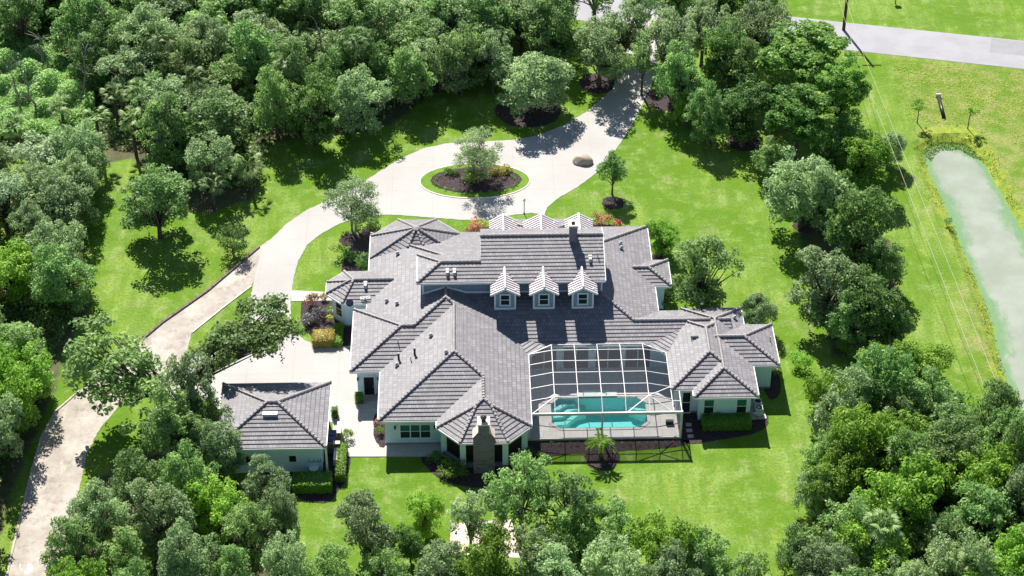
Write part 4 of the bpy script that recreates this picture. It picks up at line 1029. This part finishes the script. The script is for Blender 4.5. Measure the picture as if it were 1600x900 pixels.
def poisson(poly, dist, seed, avoid=()):
    r = random.Random(seed); xs = [p[0] for p in poly]; ys = [p[1] for p in poly]; out = []
    for _ in range(6000):
        p = (r.uniform(min(xs), max(xs)), r.uniform(min(ys), max(ys)))
        if not inpoly(np.array([p]), poly)[0]: continue
        if any(math.dist(p, q) < dist for q in out): continue
        out.append(p)
    return out
CR = lambda pts, z=5.5: [A(x, y, z) for x, y in pts]
def wood(pts, dist, seed, label, group, kinds, h=(6.5, 9.5), r=(2.7, 4.3)):
    rr = random.Random(seed)
    L = []
    for (x, y) in poisson(CR(pts), dist, seed): kd = rr.choice(kinds); L.append((tree(kd, x, y, rr.uniform(*r), rr.uniform(*h), label, group), kd))
    rowlabels(L, label)
wood([(125, -90), (760, -90), (790, -20), (790, 60), (735, 80), (650, 105), (580, 140), (520, 160), (450, 160), (405, 175), (380, 205), (330, 235), (300, 222), (260, 190), (225, 130), (170, 90), (120, 40)], 4.3, 21,
     'upper left wood', 'oaks of the upper left wood', ['oakA', 'oakB', 'oakC', 'oakD', 'oakA', 'oakE', 'oakD'])
wood([(-60, -70), (70, -80), (80, -5), (30, 10), (-60, 15)], 4.3, 22, 'clump behind weeds', 'oaks in the top left corner', ['oakB', 'oakE', 'oakA'], (6, 8))
wood([(-60, 215), (30, 215), (90, 205), (130, 215), (125, 260), (100, 330), (110, 370), (120, 400), (60, 430), (-60, 430)], 4.0, 23, 'left edge wood', 'oaks of the left wood', ['oakC', 'oakD', 'silver', 'oakF', 'oakC', 'silver', 'oakA'], (6, 8), (2.3, 3.6))
wood([(-60, 480), (0, 480), (30, 510), (40, 560), (20, 615), (-10, 670), (-35, 760), (-80, 820)], 3.6, 24, 'wood left of lane', 'trees left of the lane', ['oakC', 'oakA', 'oakF', 'oakB'], (6.5, 8.5), (2.3, 3.2))
wood([(1330, 580), (1400, 565), (1460, 590), (1500, 620), (1600, 650), (1700, 680), (1700, 960), (1270, 980), (1290, 900), (1310, 800), (1285, 740), (1290, 660), (1300, 610)], 3.45, 25,
     'lower right wood', 'oaks of the lower right wood', ['oakA', 'oakC', 'oakB', 'oakE', 'oakF', 'oakD', 'oakA'], (6, 9), (2.4, 3.6))
many([(1300, 620, 40), (1290, 700, 40), (1275, 760, 36), (1390, 560, 44), (1440, 560, 44), (1250, 850, 40), (1290, 880, 50), (1370, 860, 56)], 'lower right wood edge', 'trees edging the lower right wood', ['oakF', 'oakA', 'oakC', 'oakF'], 4.5, 7, 6)
many([(700, 30, 50), (760, 20, 48), (815, 20, 46), (720, 80, 40), (770, 85, 36), (790, -20, 46), (860, -25, 46), (930, -15, 46)], 'wood left of drive', 'oaks left of the upper drive', ['openB', 'oakA', 'oakD', 'open'], 8, 10, 8)
many([(1060, -20, 44), (1130, -15, 42), (1190, -10, 40)], 'verge across road', 'oaks across the road', ['oakA', 'oakE'], 7, 8.5, 9)
for i, (px, py) in enumerate([(1433, 192), (1512, 201)]):
    p = at(px, py); tree('sapling', p.x, p.y, 1.0, 3.3, ['left cypress sapling with pale green top at the head of the pond', 'right cypress sapling with yellow green top at the head of the pond'][i], 'saplings by the pond')

# dead grey trees in the weeds
def dead(px, py, H_, lean, label, seed):
    r = random.Random(seed); p = at(px, py); b = MB(); pts = [Vector((p.x, p.y, -.1))]
    for k in range(1, 6): pts.append(Vector((p.x + lean * k / 5 * H_ * .3 + r.uniform(-.2, .2), p.y + r.uniform(-.2, .2), H_ * k / 5)))
    b.tube(pts, [.16, .14, .12, .1, .07, .03], 6)
    for k in range(9):
        s_ = pts[r.randint(2, 5)]; e = s_ + Vector((r.uniform(-1.6, 1.6), r.uniform(-1, 1), r.uniform(.2, 1.5))); b.tube([s_, s_.lerp(e, .5) + Vector((0, 0, .15)), e], [.06, .04, .015], 5)
    o = b.build('dead_tree', M['palebark'], None, True); tag(o, label, 'dead tree')
dead(36, 180, 6, -.3, 'bare grey dead trunk standing in the bright weeds, left of two', 1)
dead(57, 178, 6, -.5, 'bare grey dead trunk standing in the bright weeds, right of two', 2)
dead(130, 165, 7, .6, 'bare grey branching dead tree at the right edge of the weeds', 3)
dead(72, 110, 5, -.2, 'bare grey stem below the oaks in the top left', 4)

dead(150, 105, 9, .8, 'bare grey dead oak standing at the left side of the upper wood', 5)
dead(520, 130, 8, -.6, 'bare pale snag among the front oaks of the upper wood', 6)
dead(1480, 790, 8, .4, 'bare pale snag in the lower right wood', 7)
# palms
def palm(x, y, H_, rad, label, group=None, n=22, fan=True, seed=0, m='palm'):
    r = random.Random(seed); root = empty('palm_tree' if fan else 'leafy_palm', (x, y, 0), label, 'palm', group)
    b = MB(); b.tube([(0, 0, -.1), (0, 0, H_)], [.2, .16], 8); b.build('trunk', M['bark'], root)
    fr = MB(); tint = []
    for k in range(n):
        a = r.uniform(0, 6.28); el = r.uniform(-.35, 1.2); L = rad * r.uniform(.75, 1.1); d = Vector((math.cos(a) * math.cos(el), math.sin(a) * math.cos(el), math.sin(el)))
        s_ = Vector((0, 0, H_)); mid_ = s_ + d * L * .6; tip = s_ + d * L + Vector((0, 0, -.35 * L)); side = d.cross(Vector((0, 0, 1))).normalized()
        if fan:
            for q in range(-5, 6):
                e = mid_ + (d * math.cos(q * .26) + side * math.sin(q * .26)) * L * .48 + Vector((0, 0, -.22 * L * (1 + abs(q) * .12))); w_ = side * .05 * L
                fr.add([mid_, mid_.lerp(e, .5) + w_ * .7, e, mid_.lerp(e, .5) - w_ * .7], [(0, 1, 2, 3)])
            fr.tube([s_, mid_], .02, 4, False)
        else:
            for q in range(10):
                t_ = .15 + q / 10 * .85; c = s_.lerp(mid_, min(1, t_ * 1.6)) if t_ < .6 else mid_.lerp(tip, (t_ - .6) / .4); 
                for sg in (-1, 1):
                    e = c + side * sg * .3 * rad * (1 - t_ * .5) + d * .12 * rad - Vector((0, 0, .1 * rad)); w_ = d * .05 * rad
                    fr.add([c, c.lerp(e, .5) + w_, e, c.lerp(e, .5) - w_], [(0, 1, 2, 3)])
    o = fr.build('fronds', M[m], root); at_ = o.data.attributes.new('tint', 'FLOAT', 'POINT'); rr = np.random.default_rng(seed); at_.data.foreach_set('value', rr.random(len(o.data.vertices)))
    return root
def palmpx(px, py, H_, rad, label, **k): p = at(px, py, H_); return palm(p.x, p.y, H_, rad, label, **k)
for i, (px, py, H_, l) in enumerate([(95, 165, 3.5, 'fan palm with grey skirt between weeds and wood, upper of the left palms'), (22, 195, 2.5, 'fan palm at the left edge below the weeds'), (178, 148, 4, 'bright fan palm in the gap of the upper left wood'), (205, 185, 4.5, 'fan palm with drooping brown fronds at the lawn end of the wood'), (330, 285, 3.5, 'fan palm half hidden under the oaks above the left lawn'), (215, 140, 6, 'tall green fan palm deep in the upper left wood'), (1480, 830, 5, 'fan palm showing between crowns in the lower right wood'), (18, 285, 3, 'fan palm beside the pale round tree at the left edge')]):
    palmpx(px, py, H_, 1.7, l, seed=i, n=26)
for i, (px, py, H_) in enumerate([(300, 120, 6), (450, 95, 7), (560, 60, 8), (388, 255, 3.5), (150, 185, 5), (640, 90, 6), (255, 60, 7), (1420, 700, 6), (1530, 880, 6), (1380, 820, 6)]):
    palmpx(px, py, H_, 1.8, f'fan palm, {ORD[i]} from left among the oaks' if i < 7 else f'fan palm, {ORD[i - 7]} from top in the lower right wood', seed=40 + i, n=26)
palmpx(940, 689, 2.0, 1.5, 'bright palm in the round mulch bed in front of the pool enclosure', fan=False, seed=33, n=20, m='lime')

# shrubs and hedges
def shrub(px, py, rpx, h, m, label, cat='shrub', n=7, leaf=.14, seed=0, name='shrub', per=150, group=None):
    p = at(px, py, h * .5); depth = (p - CAMLOC).dot(_fw); Rr = rpx * depth / FPX; rng = np.random.default_rng(seed + int(px * 7 + py))
    cs = [np.array([0, 0, h * .5])]; rs = [min(Rr, h * .6) * .8]
    for k in range(n):
        a = rng.uniform(0, 6.28); q = Rr * rng.uniform(.35, .75); cs.append(np.array([math.cos(a) * q, math.sin(a) * q, h * rng.uniform(.3, .7)])); rs.append(Rr * rng.uniform(.28, .45))
    pos, nr, ti, sz = clump_leaves(rng, cs, rs, per * 3, .9, .6, leaf); pos[:, 2] = np.maximum(pos[:, 2], .05)
    o = bpy.data.objects.new(name, leaf_mesh(name, pos, nr, sz, ti, .65, rng, [M[m]])); COL.objects.link(o); o.location = (p.x, p.y, 0)
    return tag(o, label, cat, group)
def hedge(x0, x1, y0, y1, h, m, label, seed=0, leaf=.11, name='hedge', dens=170):
    rng = np.random.default_rng(seed); cx, cy = (x0 + x1) / 2, (y0 + y1) / 2; W, D = (x1 - x0) / 2, (y1 - y0) / 2
    P = []; N = []
    for (n_, a, b_, ar) in (((0, 0, 1), W, D, 4 * W * D), ((0, -1, 0), W, h / 2, 2 * W * h), ((0, 1, 0), W, h / 2, 2 * W * h), ((1, 0, 0), D, h / 2, 2 * D * h), ((-1, 0, 0), D, h / 2, 2 * D * h)):
        k = int(ar * dens); u = rng.uniform(-a, a, k); v = rng.uniform(-b_, b_, k); nn = np.tile(np.array(n_, float), (k, 1)); j = rng.normal(size=k) * .035
        if n_[2]: p = np.stack([u, v, h + j], 1)
        elif n_[1]: p = np.stack([u, n_[1] * D + j, v + h / 2], 1)
        else: p = np.stack([n_[0] * W + j, u, v + h / 2], 1)
        P.append(p); N.append(nn)
    P = np.vstack(P); N = np.vstack(N) + rng.normal(size=P.shape) * .45; N /= np.linalg.norm(N, axis=1)[:, None]
    P[:, 2] += .06 * np.sin(P[:, 0] * 3 + seed) * (P[:, 2] > h * .8); e = .05
    ev = np.array([(sx * (W - e), sy * (D - e), z) for z in (0, h - e) for sx, sy in ((-1, -1), (1, -1), (1, 1), (-1, 1))]); ef = [(4, 5, 6, 7), (0, 1, 5, 4), (1, 2, 6, 5), (2, 3, 7, 6), (3, 0, 4, 7)]
    me = leaf_mesh(name, P, N, leaf * rng.uniform(.6, 1.4, len(P)), rng.random(len(P)), .65, rng, [M[m]], (ev, ef))
    o = bpy.data.objects.new(name, me); COL.objects.link(o); o.location = (cx, cy, 0); return tag(o, label, 'hedge')
def hedgepx(x0, y0, x1, y1, h, m, label, seed=0):
    """top outline of the hedge: left-top and right-bottom corners as surveyed at height h"""
    a = A(x0, y0, h); b_ = A(x1, y1, h); hedge(min(a[0], b_[0]), max(a[0], b_[0]), min(a[1], b_[1]), max(a[1], b_[1]), h, m, label, seed)
hedgepx(518, 635, 527, 642, 1.0, 'hedge', 'small cube shaped box hedge beside the garage court', 1)
hedgepx(527, 691, 539, 742, .9, 'hedge', 'long narrow clipped hedge between patio and garage', 2)
hedgepx(458, 737, 517, 757, 1.1, 'hedge', 'broad clipped hedge in front of the garage wall', 3)
hedgepx(1096, 645, 1175, 660, 1.0, 'hedge', 'dark clipped hedge under the windows of the right wing', 4)
hedgepx(555, 611, 566, 619, 1.0, 'hedge', 'small dark clipped bush beside the side door', 5)
hedgepx(489, 514, 522, 532, .9, 'croton', 'blocky yellow brown croton hedge left of the side entrance', 6)
hedgepx(521, 505, 534, 536, .6, 'hedge', 'low green hedge strip along the bay window bed', 7)
SH = [
    (542, 679, 11, 1.2, 'lime', 'round bright bush beside the brick enclosure', 'shrub'),
    (593, 672, 8, 1.0, 'lime', 'leafy bush against the house corner beside the patio', 'shrub'),
    (590, 660, 7, .8, 'coral', 'reddish leafy plant at the patio corner bed', 'shrub'),
    (516, 484, 7, .9, 'lime', 'lime green bush below the bay window', 'shrub'),
    (514, 497, 7, .9, 'yellowleaf', 'bright yellow leafed bush below the bay window', 'shrub'),
    (488, 468, 14, 1.6, 'coral', 'loose coral flowering shrub at the walkway end', 'shrub'),
    (507, 464, 8, .8, 'croton', 'yellowish low shrub beside the walkway', 'shrub'),
    (482, 500, 18, 1.3, 'purple', 'dark grey purple shrub at the left of the side bed', 'shrub'),
    (497, 487, 14, 1.2, 'purple', 'grey leaved shrub between coral shrub and croton hedge', 'shrub'),
    (740, 352, 21, 1.2, 'coral', 'orange flowering shrub left of the entry gables', 'shrub'),
    (943, 343, 18, 1.4, 'coral', 'coral flowering shrub right of the entry gables', 'shrub'),
    (966, 350, 9, .9, 'red', 'low bright red flowering shrub beside the coral shrub', 'shrub'),
    (566, 405, 18, 1.6, 'dark', 'dark green bush against the octagonal corner of the house', 'shrub'),
    (545, 398, 16, 1.2, 'dark', 'dark bush under the feathery tree', 'shrub'),
    (582, 352, 14, 1.0, 'hedge', 'low green bush behind the octagonal roof', 'shrub'),
    (1030, 385, 14, 1.8, 'dark', 'dark bush beside the right wall of the house, behind the side porch', 'shrub'),
    (1040, 450, 12, 1.4, 'lime', 'yellow green bush by the side porch', 'shrub'),
    (1046, 476, 14, 1.6, 'dark', 'dark bush between the broad tree and the connecting roof', 'shrub'),
    (1215, 580, 9, 1.3, 'lime', 'leafy bush at the outer corner of the right wing', 'shrub'),
    (695, 738, 16, .9, 'lime', 'bright sunlit bush at the front left of the porch bed', 'shrub'),
    (720, 735, 20, 1.1, 'hedge', 'green bush mound left of the stone chimney', 'shrub'),
    (680, 715, 16, .8, 'dark', 'dark low bush in the shade of the porch', 'shrub'),
    (700, 722, 12, .9, 'hedge', 'small bush against the porch wall', 'shrub'),
    (808, 722, 16, 1.0, 'hedge', 'bush right of the stone chimney', 'shrub'),
    (845, 712, 9, .9, 'lime', 'small bright bush at the left end of the enclosure bed', 'shrub'),
    (828, 704, 10, .9, 'dark', 'dark bush between porch and enclosure', 'shrub'),
    (705, 266, 14, .7, 'hedge', 'low shrub at the left of the island bed', 'shrub'),
    (783, 266, 18, .8, 'croton', 'yellowish shrub patch right of the island tree', 'shrub'),
    (743, 272, 26, 1.6, 'hedge', 'dense shrub at the foot of the island tree', 'shrub'),
    (1332, 545, 30, 2.2, 'lime', 'spreading bright bush at the foot of the tall tree row', 'shrub'),
    (1250, 560, 22, 1.8, 'lime', 'bright low bush on the lawn edge above the lower right wood', 'shrub'),
    (1482, 345, 8, .9, 'weed', 'tuft of bright reeds at the left bank of the pond', 'reeds'),
    (1378, 195, 12, 1.5, 'oakC', '', ''),
]
for s_ in SH:
    if s_[5]: shrub(*s_[:4], s_[4], s_[5], s_[6])
r = random.Random(9)
for k in range(26):
    a = 2 * math.pi * k / 26; cx, cy = 744 + 64 * math.cos(a), 283 + 17 * math.sin(a)
    if math.sin(a) < -.75: continue
    shrub(cx, cy, 4.2, .45, 'hedge', 'small round plant edging the mulch of the turning circle island', 'shrub', 3, .1, k, 'border_plant', 120, 'plants edging the island bed')
for k in range(15):
    px = 862 + k * 13.6
    if 920 < px < 962: continue
    shrub(px, 692, 4, .5, 'dark' if k != 14 else 'red', 'small dark plant in the mulch strip along the enclosure' if k != 14 else 'small red flowering plant at the right end of the mulch strip', 'shrub', 3, .1, k, 'border_plant', 110, 'plants along the enclosure' if k != 14 else None)
# undergrowth in the woods, tall weeds, yellow bank
def scatter(name, poly, n, hr, m, leaf, seed, z0=0, hmin=.1, clump=.7, excl=None, thin=0):
    rng = np.random.default_rng(seed); xs = [p[0] for p in poly]; ys = [p[1] for p in poly]
    P = np.stack([rng.uniform(min(xs), max(xs), n * 3), rng.uniform(min(ys), max(ys), n * 3)], 1); P = P[inpoly(P, poly)][:n]
    if excl is not None: P = P[~inpoly(P, excl)]
    if thin:
        d_ = np.sin(P[:, 0] * 1.9 + 1) * np.sin(P[:, 1] * 1.4) + np.sin(P[:, 0] * .7 - P[:, 1] * .9) + rng.normal(size=len(P)) * .8; P = P[d_ > thin - 1]
    q = np.sin(P[:, 0] * 1.1 + seed) * np.cos(P[:, 1] * 1.3) * .5 + .5 + .3 * np.sin(P[:, 0] * .37 + P[:, 1] * .5); q = np.clip(q, 0, 1.3)
    h = hmin + hr * q * rng.random(len(P)) ** .6; pos = np.column_stack([P, z0 + h]); nn = rng.normal(size=pos.shape) * .6 + np.array([0, 0, .8]); nn /= np.linalg.norm(nn, axis=1)[:, None]
    ti = np.clip(rng.random(len(P)) * .7 + q * .3, 0, 1)
    o = bpy.data.objects.new(name, leaf_mesh(name, pos, nn, leaf * rng.uniform(.5, 1.4, len(P)), ti, .5, rng, [M[m]])); COL.objects.link(o); o['kind'] = 'stuff'; return o
tag(scatter('undergrowth', [A(*p) for p in [(-60, 240), (60, 225), (190, 235), (240, 225), (290, 300), (400, 300), (425, 215), (500, 205), (600, 190), (650, 150), (700, 120), (760, 100), (760, -90), (-60, -90)]], 60000, 1.6, 'dark', .4, 1, excl=[A(*p) for p in [(-80, 60), (60, 62), (110, 90), (150, 150), (150, 215), (60, 220), (-80, 220)]]), 'dense green undergrowth beneath the upper left wood', 'undergrowth')
tag(scatter('undergrowth', [A(*p) for p in [(1285, 580), (1440, 580), (1500, 630), (1700, 690), (1700, 960), (1260, 960), (1270, 700)]], 26000, 1.5, 'dark', .35, 2), 'green undergrowth beneath the lower right wood', 'undergrowth')
tag(scatter('undergrowth', [A(*p) for p in [(-60, 430), (100, 430), (120, 490), (70, 590), (20, 700), (-10, 800), (-60, 860)]], 14000, 1.2, 'dark', .35, 3), 'green undergrowth in the strip of wood left of the lane', 'undergrowth')
tag(scatter('tall_weeds', [A(*p) for p in [(-40, 60), (60, 62), (110, 90), (150, 150), (150, 215), (60, 220), (-40, 220)]], 52000, 1.9, 'weed', .34, 4), 'bright green mass of tall weeds in the clearing at the upper left', 'weeds')
def band(P0, P1): return P0
tag(scatter('bank_grass', BANK, 22000, .34, 'reed', .18, 5, -.22, .0, excl=POND, thin=1.1), 'tall yellow green grass growing on the bank of the pond', 'grass')
tag(scatter('water_grass', [A(*p) for p in [(1443, 234), (1452, 214), (1480, 208), (1518, 214), (1545, 248), (1520, 238), (1500, 226), (1470, 228), (1455, 245)]], 1800, .2, 'lime', .2, 6, -.6, .0), 'bright green grass standing in the shallow head of the pond', 'grass')
tag(scatter('meadow_grass', [A(*p) for p in [(1395, 90), (1600, 115), (1680, 130), (1690, 330), (1560, 200), (1420, 190), (1400, 150)]], 16000, .14, 'reed', .13, 7, 0, .0), 'rough tufted grass of the meadow between road and pond', 'grass')

# ------------------------------------------------------------------ small things
# utility pole and wires
p = at(1318, 47); W1, W2 = at(1347, 80, 6.3), at(1553, 587, 6.3); V1, V2 = at(1342, 100, 6.3), at(1535, 597, 6.3)
pole = empty('utility_pole', (p.x, p.y, 0), 'dark wooden utility pole on the verge beside the road', 'utility pole')
b = MB(); b.tube([(0, 0, -.3), (0, 0, 9)], [.2, .13], 10); b.build('post', M['pole'], pole)
b = MB(); b.box(-1.1, 1.1, -.06, .06, 8.5, 8.62); b.box(-2.0, .1, -.04, .04, 6.2, 6.28); b.build('crossarm', M['pole'], pole)
b = MB()
for x in (-1.9, -1.0): b.tube([(x, 0, 6.32), (x, 0, 6.5)], .05, 8)
b.build('insulator', M['greyplastic'], pole)
for k, (a_, c_) in enumerate(((W1, W2), (V1, V2))):
    d = (c_ - a_); far_ = a_ + d * 1.9; tt = (p.y - a_.y) / d.y; near = Vector((p.x - (1.0 if k == 0 else 1.9), p.y, 6.5)); pts = [near]
    for i in range(0, 25): q = a_ + (far_ - a_) * i / 24; q.z = 6.3; pts.append(q)
    b = MB(); b.tube(pts, .016, 5); o = b.build('overhead_wire', M['wire']); tag(o, ['right one of the two pale wires running past the pond', 'left one of the two pale wires running past the pond'][k], 'wire')
# drain pipe on the bank
a_, c_ = at(1467, 153, .35), at(1475, 184, .1); b = MB(); b.tube([a_, c_], .22, 14)
o = b.build('drain_pipe', M['black'], None, True); tag(o, 'black drain pipe lying on the slope above the pond', 'pipe')
b = MB(); q = at(1466, 152); b.box(q.x - .3, q.x + .3, q.y - .05, q.y + .12, 0, .45); o = b.build('pipe_headwall', M['capstone']); tag(o, 'pale little concrete headwall at the top of the black drain pipe', 'headwall')
q = at(1399, 6); mb_ = empty('mailbox', (q.x, q.y, 0), 'tiny dark box on a post in the grass across the road', 'mailbox'); b = MB(); b.box(-.05, .05, -.05, .05, 0, .7); b.build('post', M['pole'], mb_); b = MB(); b.box(-.35, .35, -.2, .2, .7, 1.1); b.build('box', M['black'], mb_)
# post lamp by the front walk
q = at(819, 334); lamp = empty('lamp_post', (q.x, q.y, 0), 'small black post lamp on the grass strip behind the entry gables', 'lamp post')
b = MB(); b.tube([(0, 0, 0), (0, 0, 1.5)], .04, 8); b.tube([(0, 0, 0), (0, 0, .12)], .1, 8); b.build('post', M['black'], lamp)
b = MB(); b.tube([(0, 0, 1.5), (0, 0, 1.58), (0, 0, 1.82), (0, 0, 1.95)], [.05, .12, .16, .02], 6); b.build('lantern', M['greyplastic'], lamp)
# boulder beside the drive
def rock(px, py, rx, ry, rz_, label, seed=3):
    q = at(px, py); bm = bmesh.new(); bmesh.ops.create_icosphere(bm, subdivisions=4, radius=1)
    r = random.Random(seed); ks = [(Vector((r.gauss(0, 1), r.gauss(0, 1), r.gauss(0, 1))).normalized(), r.uniform(.7, .95)) for _ in range(12)]
    for v in bm.verts:
        for n_, d in ks:
            e = v.co.dot(n_)
            if e > d: v.co -= n_ * (e - d)
        v.co = Vector((v.co.x * rx, v.co.y * ry, max(-.1, v.co.z * rz_ + .25 * rz_)))
    me = bpy.data.meshes.new('boulder'); bm.to_mesh(me); bm.free(); me.materials.append(M['rock']); o = bpy.data.objects.new('boulder', me); COL.objects.link(o); o.location = q; tag(o, label, 'boulder')
rock(911, 253, 1.15, .95, .7, 'large tan boulder at the edge of the turning circle under tree shade')
# satellite dish and aerial on the west wing eave
def dish(px, py, z, label):
    q = at(px, py, z); d = empty('satellite_dish', q, label, 'satellite dish')
    b = MB(); n = 16; ctr = Vector((0, 0, 0)); ax = Vector((-.2, -.8, .55)).normalized(); s1 = ax.cross(Vector((0, 0, 1))).normalized(); s2 = ax.cross(s1)
    rings = [[ctr + ax * (.12 * (rr / .38) ** 2) + (s1 * math.cos(2 * math.pi * k / n) + s2 * math.sin(2 * math.pi * k / n)) * rr for k in range(n)] for rr in (.05, .2, .38)]
    b.add([v for rg in rings for v in rg], [tuple(range(n))] + [(i * n + k, i * n + (k + 1) % n, (i + 1) * n + (k + 1) % n, (i + 1) * n + k) for i in range(2) for k in range(n)])
    b.build('reflector', M['blueplastic'] if False else mat('dark_grey_dish', (.08, .09, .12), None, 3, .5), d)
    b = MB(); b.tube([(0, .02, -.02), (.15, .3, -.5)], .025, 6); b.tube([(0, 0, -.3), tuple(ax * .5)], .015, 5); b.build('arm', M['vent'], d)
dish(547, 473, 3.5, 'dark round satellite dish at the eave of the bay window wing')
q = at(571, 470, 3.3); an = empty('antenna', (q.x, q.y, 3.15), 'white spidery aerial right of the satellite dish', 'antenna'); b = MB()
b.tube([(0, 0, -.3), (0, 0, .7)], .03, 6); b.build('mast', M['white'], an); b = MB()
for k in range(4): b.beam((-.5, 0, .35 + .1 * k), (.5, 0, .45 + .1 * k), .03, .03)
b.beam((-.4, 0, .7), (.35, 0, .1), .04, .04); b.beam((.4, 0, .7), (-.3, 0, .2), .04, .04); b.build('elements', M['white'], an)
# air conditioners and pool equipment on their pad
for k, (px, py, l) in enumerate([(1184, 627, 'pale grey air conditioner farthest back on the equipment pad'), (1186, 637, 'pale grey air conditioner in the middle of the equipment pad')]):
    q = at(px, py, .8); ac = empty('air_conditioner', (q.x, q.y, .12), l, 'air conditioner', 'air conditioners beside the right wing'); b = MB(); b.box(-.35, .35, -.35, .35, 0, .75); b.build('casing', M['greyplastic'], ac, bevel=.03)
    b = MB(); b.tube([(0, 0, .75), (0, 0, .77)], .28, 16); b.build('fan_grille', M['black'], ac)
q = at(1183, 647, .3); pe = empty('pool_pump', (q.x, q.y, .12), 'pool pump with white pipes at the front of the equipment pad', 'pump'); b = MB(); b.tube([(-.3, 0, .2), (.3, 0, .2)], .16, 12); b.tube([(.15, .3, 0), (.15, .3, .7), (.15, .3, .85)], [.24, .24, .05], 12); b.build('body', M['greyplastic'], pe)
b = MB(); b.tube([(-.4, -.2, .05), (-.4, -.2, .5), (.4, -.2, .5), (.4, .2, .1)], .04, 6); b.tube([(-.5, .3, .1), (.2, -.4, .3)], .04, 6); b.build('pipe', M['white'], pe)
# stepping stones
for k, (px, py) in enumerate([(1076, 664), (1077, 673), (1079, 682)]):
    q = at(px, py); b = MB(); b.box(-.26, .26, -.22, .22, 0, .07); o = b.build('stepping_stone', M['paver'], bevel=.02); o.location = q
    tag(o, ['square stepping stone nearest the enclosure door, first of three', 'square stepping stone in the middle of three by the enclosure', 'square stepping stone nearest the lawn, last of three'][k], 'stepping stone', 'stepping stones beside the enclosure')
# brick enclosure with bins between garage and patio
a = A(528, 659, 1.2); c = A(533, 675, 1.2)
be = empty('bin_enclosure', (0, 0, 0), 'low brick walled bin enclosure with cream caps against the garage', 'brick enclosure')
x1_ = a[0]; yt = a[1]; yb_ = A(520, 691, 1.2)[1]; xl = -13.6
b = MB(); b.box(x1_, x1_ + .28, yb_ + 1.3, yt, 0, 1.12); b.build('brick_wall', M['terracotta'], be)
b = MB(); b.box(xl, x1_ + .28, yb_ - .14, yb_ + .14, 0, 1.1); b.build('brick_wall', M['terracotta'], be)
b = MB(); b.box(x1_ - .05, x1_ + .33, yb_ + 1.25, yt + .05, 1.12, 1.2); b.box(x1_ - .3, x1_ + .3, yb_ - .2, yb_ + .2, 1.1, 1.2); b.build('wall_cap', M['capstone'], be)
for k in range(2):
    cx_, cy_ = xl + .65, yb_ + .6 + k * .85; bn = empty('wheeled_bin', (cx_, cy_, .06), ['dark blue bin nearer the camera inside the brick enclosure', 'dark blue bin farther back inside the brick enclosure'][k], 'bin', 'bins in the brick enclosure')
    b = MB(); b.add([(-.22, -.26, 0), (.22, -.26, 0), (.22, .26, 0), (-.22, .26, 0), (-.29, -.34, .95), (.29, -.34, .95), (.29, .34, .95), (-.29, .34, .95)], [(0, 3, 2, 1), (4, 5, 6, 7), (0, 1, 5, 4), (1, 2, 6, 5), (2, 3, 7, 6), (3, 0, 4, 7)]); b.build('body', M['blueplastic'], bn)
    b = MB(); b.box(-.31, .31, -.36, .36, .95, 1.02); b.build('lid', M['blueplastic'], bn, bevel=.02); b = MB(); b.tube([(-.3, .3, .1), (-.22, .3, .1)], .1, 10); b.tube([(.22, .3, .1), (.3, .3, .1)], .1, 10); b.build('wheel', M['black'], bn)
a = A(522, 697, .7); c = A(527, 718, .7)
b = MB(); b.box(a[0], A(528, 700, .7)[0], c[1], a[1], .0, .7); o = b.build('storage_box', M['white'], bevel=.03); tag(o, 'long white storage box at the front of the brick enclosure', 'box')
# small white round table by the garage wall with a coiled hose rack
q = at(490, 731, .7); tb_ = empty('round_table', (q.x, q.y, 0), 'small white round table against the garage wall', 'table'); b = MB(); b.tube([(0, 0, .66), (0, 0, .72)], .42, 20); b.build('table_top', M['white'], tb_); b = MB(); b.tube([(0, 0, 0), (0, 0, .66)], .04, 8); b.tube([(0, 0, 0), (0, 0, .05)], .22, 12); b.build('leg', M['white'], tb_)
b = MB(); xq = q.x
for k, dx in enumerate((-.45, 0, .35, .6)): b.tube([(xq + dx, -26.42, 1.25), (xq + dx + .1, -26.5, 1.4), (xq + dx + .02, -26.42, 1.55)], .02, 5)
b.beam((xq - .5, -26.44, 1.2), (xq + .7, -26.44, 1.2), .03, .03); o = b.build('wall_hooks', M['black']); tag(o, 'row of thin dark hooks on the garage wall above the round table', 'hooks')
# painted marks on the lane
pm = mat('chalk_white', (.52, .51, .5), (.42, .39, .36), 2, .9)
def mark(pts, label):
    o = sheet('paint_mark', chaikin([A(*p) for p in pts], 1), .024, pm, .004, None, rough=.03); tag(o, label, 'paint mark')
mark([(30, 880), (33, 880), (33, 889), (36, 893), (34, 894), (30, 889)], 'hooked white paint mark at the left of the lane end')
mark([(42, 882), (48, 879), (53, 888), (48, 896), (38, 898), (37, 893), (44, 889)], 'wide smeared white paint mark in the middle of the lane end')
mark([(80, 898), (80, 894), (86, 891), (89, 894), (88, 899), (86, 898), (85, 894), (83, 895), (82, 899)], 'small arched white paint mark at the right of the lane end')

# drop helper keys, and unused prototypes
for o in list(bpy.data.objects):
    for k in ('_R', '_H', '_used'):
        if k in o: del o[k]
